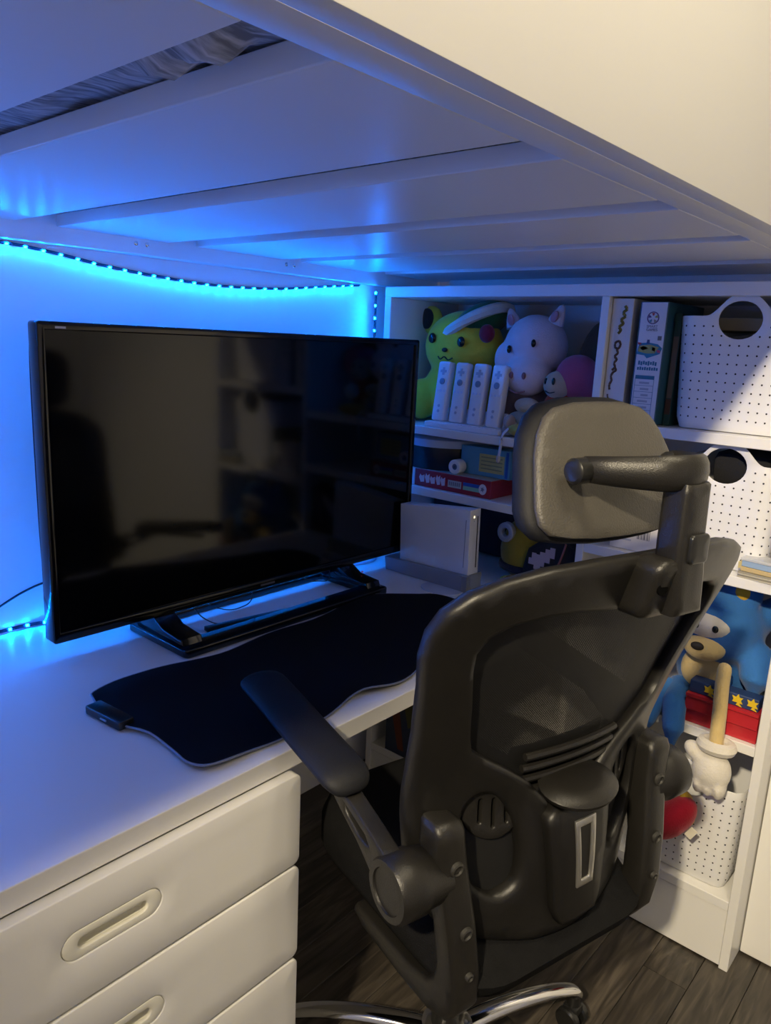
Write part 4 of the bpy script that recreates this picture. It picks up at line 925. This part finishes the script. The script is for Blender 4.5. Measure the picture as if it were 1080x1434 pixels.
# lumbar support: ribbed plate inside the window, knob, two paddles behind the ovals
lb = MB().plate([[(-.12, .648), (-.10, .735), (.10, .735), (.12, .648)]], bs(.040), .006, .002, .02).build('lumbar_plate', PLASTG, CH, local=True, ang=60)
for k in range(4):
    MB().tube([bs(.014)(u * .01, .668 + .022 * k, 0) for u in range(-10 + (k < 1) * 2, 11 - (k < 1) * 2)], .0055, 8).build('lumbar_rib', PLASTG, CH, local=True)
kn = MB(); kn.lathe([(0, -.008), (.052, -.008), (.062, -.003), (.064, .003), (.058, .008), (.030, .0105), (0, .0110)], Matrix.Translation(c3(-.008, -.026, .676)) @ Matrix.Rotation(radians(10), 4, 'X') @ Matrix.Diagonal((1.0, .72, 1.0, 1)), 36)
kn.build('lumbar_knob', PLASTG, CH, local=True, ang=50)
for s_ in (-1, 1):
    pad = MB().plate([oval(s_ * .137, .655, .052, .055, 24), rrect(s_ * .137 - .026, .628, s_ * .137 - .020, .670, .0029, 3), rrect(s_ * .137 - .004, .618, s_ * .137 + .002, .668, .0029, 3), rrect(s_ * .137 + .018, .622, s_ * .137 + .024, .668, .0029, 3)], bs(.012), .010, .002, .014)
    pad.build('lumbar_paddle', PLASTG, CH, local=True, ang=60)
# headrest: mount block on the top rail, stem, yoke, curved shell
mt = MB().plate([rrect(-.050, .984, .050, 1.072, .018, 4)], bs(-.040), .056, .012, .013).build('headrest_mount', PLASTG, CH, local=True, ang=60)
for uu in (-.033, ):
    q = MB().lathe([(.0085, -.0035), (.0085, .0006), (0, .0006)], Matrix.Translation(bs(-.040)(uu, 1.034, 0)) @ Matrix.Rotation(pi / 2, 4, 'X'), 14); q.build('bolt_hole', PIT, mt, local=True)
stm = MB(); stm.plate([[(-.016, .992), (.042, .992), (.037, 1.05), (.028, 1.09), (.025, 1.172), (-.025, 1.172), (-.026, 1.09), (-.024, 1.05)]], lambda u, z, d: c3(u + .004, -.157 + .01 * max(0, (1.08 - z)) + d, z), .042, .008, .015)
stm.build('headrest_stem', PLASTG, CH, local=True, ang=60)
bt = MB().plate([rrect(-.016, 1.066, .022, 1.106, .007, 4)], lambda u, z, d: c3(u + .008, -.163 + d, z), .014, .003, .01); bt.build('height_button', PLASTS, CH, local=True, ang=60)
yk = [(-.092, -.045, 1.178), (-.080, -.075, 1.1795), (-.055, -.108, 1.181), (-.030, -.134, 1.183), (0, -.143, 1.184), (.030, -.134, 1.183), (.055, -.108, 1.181), (.080, -.075, 1.1795), (.092, -.045, 1.178)]
MB().tube(spline([c3(*p) for p in yk], 5), [.0075 + .003 * min(1, min(i, 40 - i) / 14) for i in range(41)], 12, flat=2.0).build('headrest_yoke', PLASTG, CH, local=True)
for s_ in (-1, 1):
    MB().tube([c3(s_ * .074, -.048, 1.177), c3(s_ * .082, -.048, 1.177), c3(s_ * .112, -.046, 1.176), c3(s_ * .116, -.046, 1.176)], [.011, .0155, .0155, .012], 16).build('yoke_pivot', PLASTS, CH, local=True)
hv = lambda u, z: -.022 + .40 * u * u + .42 * (z - 1.175)
hs = lambda o=0.0: (lambda u, z, d: c3(u, hv(u, z) + o + d, z))
SHELLM = mat('scuffed_grey_black_plastic', (0.060, 0.055, 0.047), 0.45, bump=0.45, bscale=420, vary=0.14, vscale=9)
HP = [(0, 1.260), (.05, 1.259), (.09, 1.252), (.110, 1.240), (.127, 1.218), (.139, 1.19), (.148, 1.155), (.155, 1.125), (.155, 1.104), (.143, 1.091), (.11, 1.085), (.06, 1.081), (0, 1.080)]
MB().plate([mir(HP)], hs(0), .016, .007, .014).build('headrest_shell', SHELLM, CH, local=True, ang=60)
HQ = [(0, 1.264), (.05, 1.263), (.092, 1.255), (.115, 1.240), (.134, 1.214), (.146, 1.184), (.156, 1.145), (.164, 1.115), (.162, 1.094), (.148, 1.080), (.11, 1.074), (.06, 1.070), (0, 1.069)]
MB().plate([mir(HQ)], hs(.013), .042, .016, .016).build('headrest_cushion', PADM, CH, local=True, ang=60)
# seat
m = MB()
sp2 = [(u, v) for u, v in rrect(-.228, .030, .228, .455, .10, 8)]
m.plate([sp2], lambda u, v, d: c3(u, v - .078 * max(0, min(1, (.26 - v) / .2)) * max(0, min(1, (.075 - d) / .03)), .352 + d + (.010 if d > .06 else 0) * (1 - (u / .25) ** 2)), .122, .040, .03)
m.build('seat', SEATM, CH, local=True, ang=60)
MB().box(c3(0, .22, .320), (.22, .26, .05), bevel=.012).build('tilt_box', PLASTS, CH, local=True)
# side brackets that carry back and arms
def bracket(s_):
    P_ = [(.004, .668), (-.004, .655), (-.008, .60), (-.026, .50), (-.034, .42), (-.028, .365), (-.006, .330), (.04, .314), (.12, .312), (.235, .318), (.262, .332), (.258, .348), (.16, .350), (.10, .354), (.050, .366), (.026, .392), (.016, .43), (.022, .50), (.046, .58), (.052, .62), (.044, .668)]
    def f(v, z, d):
        uc = lin(z, [.33, .45, .60, .68], [.176, .188, .203, .212]); return c3(s_ * (uc + d), v, z)
    o = MB().plate([P_], f, .052, .010, .016).build('side_bracket', PLASTG, CH, local=True, ang=60)
    for (uu, vv, zz, rr) in ((.228, -.0085, .60, .010), (.217, -.0265, .50, .0095), (.212, -.0345, .43, .006)):
        q = MB().lathe([(rr, -.002), (rr, .003), (rr * .75, .004), (rr * .7, .001), (0, .001)], Matrix.Translation(c3(s_ * uu, vv, zz)) @ Matrix.Rotation(radians(96), 4, 'X'), 14)
        q.build('bolt', mat('dark_bolt', (.06, .058, .055), .4, metal=.5), o, local=True)
    return o
for s_ in (-1, 1): bracket(s_)
# flip-up arms
def arm(s_):
    cu, cv, cz = .315, .030, .575
    ROT = Matrix.Rotation(pi / 2 * s_, 4, 'Y')
    j = MB().lathe([(0, 0), (.034, 0), (.038, .004), (.040, .040), (.043, .044), (.043, .078), (.039, .084), (.030, .0845), (.029, .082), (0, .082)], Matrix.Translation(c3(s_ * (.228), cv, cz)) @ ROT, 32)
    o = j.build('arm_joint', PLASTG, CH, local=True, ang=45)
    L = [(.0, .030), (.07, .038), (.15, .050), (.175, .054)]
    f0 = lambda v, z, d: c3(s_ * (.288 + d), v, z)
    P_ = [(cv - .006, cz + .038), (.09, .634), (.150, .652), (.200, .664), (.42, .684), (.43, .675), (.23, .654), (.175, .622), (.120, .596), (cv + .040, cz - .012)]
    H_ = [(.085, .606), (.10, .620), (.160, .638), (.154, .626), (.115, .608)]
    MB().plate([P_, H_], f0, .030, .004, .012).build('arm_link', PLASTG, CH, local=True, ang=60)
    pd = MB()
    pts = [(.150, .656), (.165, .670), (.195, .678), (.26, .686), (.34, .697), (.42, .708), (.462, .712), (.482, .706)]
    P3 = spline([c3(s_ * (.306 + .008 * (v - .1) / .3), v, z) for v, z in pts], 5)
    n = len(P3); rad = [.043 * K * min(1, sqrt(max(.08, 1 - (max(0, .25 - i / n) / .27) ** 2)), sqrt(max(.08, 1 - (max(0, i / n - .8) / .215) ** 2))) for i in range(n)]
    pd.tube(P3, rad, 18, flat=.40)
    pd.build('arm_pad', PADM, CH, local=True, ang=60)
for s_ in (-1, 1): arm(s_)
# gas lift, chrome star base, castors
hub = (0.0, .24 * K)
MB().lathe([(0, .11), (.030, .11), (.030, .30), (.020, .30), (.020, .42), (0, .42)], Matrix.Translation((hub[0], hub[1], 0)), 24).build('gas_lift', PLASTS, CH, local=True)
MB().lathe([(0, .085), (.042, .085), (.048, .10), (.046, .135), (.036, .142), (0, .142)], Matrix.Translation((hub[0], hub[1], 0)), 28).build('base_hub', CHROME, CH, local=True)
for k in range(5):
    a = radians(-8 + 72 * k); d = Vector((cos(a), sin(a), 0)); c = Vector((hub[0], hub[1], 0))
    pts = [c + d * r_ + Vector((0, 0, z)) for r_, z in ((.035, .118), (.09, .122), (.16, .120), (.23, .110), (.285, .094), (.305, .080))]
    MB().tube(spline(pts, 5), [.021 - .006 * i / 25 for i in range(26)], 14, flat=.62).build('base_leg', CHROME, CH, local=True)
    cs = c + d * .298; w_ = a + 1.9 + k
    ca = MB(); ca.lathe([(0, .052), (.013, .052), (.013, .078), (0, .078)], Matrix.Translation(cs), 12)
    hood = ca.box(cs + Vector((0, 0, .046)), (.034, .030, .022), (0, 0, w_), .008).build('castor', PLASTS, CH, local=True)
    for t_ in (-1, 1):
        MB().lathe([(0, -.008), (.022, -.008), (.0255, -.005), (.0255, .005), (.022, .008), (0, .008)], Matrix.Translation(cs + Vector((-sin(w_), cos(w_), 0)) * .016 * t_ + Vector((0, 0, .0265))) @ Matrix.Rotation(w_, 4, 'Z') @ Matrix.Rotation(pi / 2, 4, 'X'), 20).build('castor_wheel', PLASTS, hood, local=True)
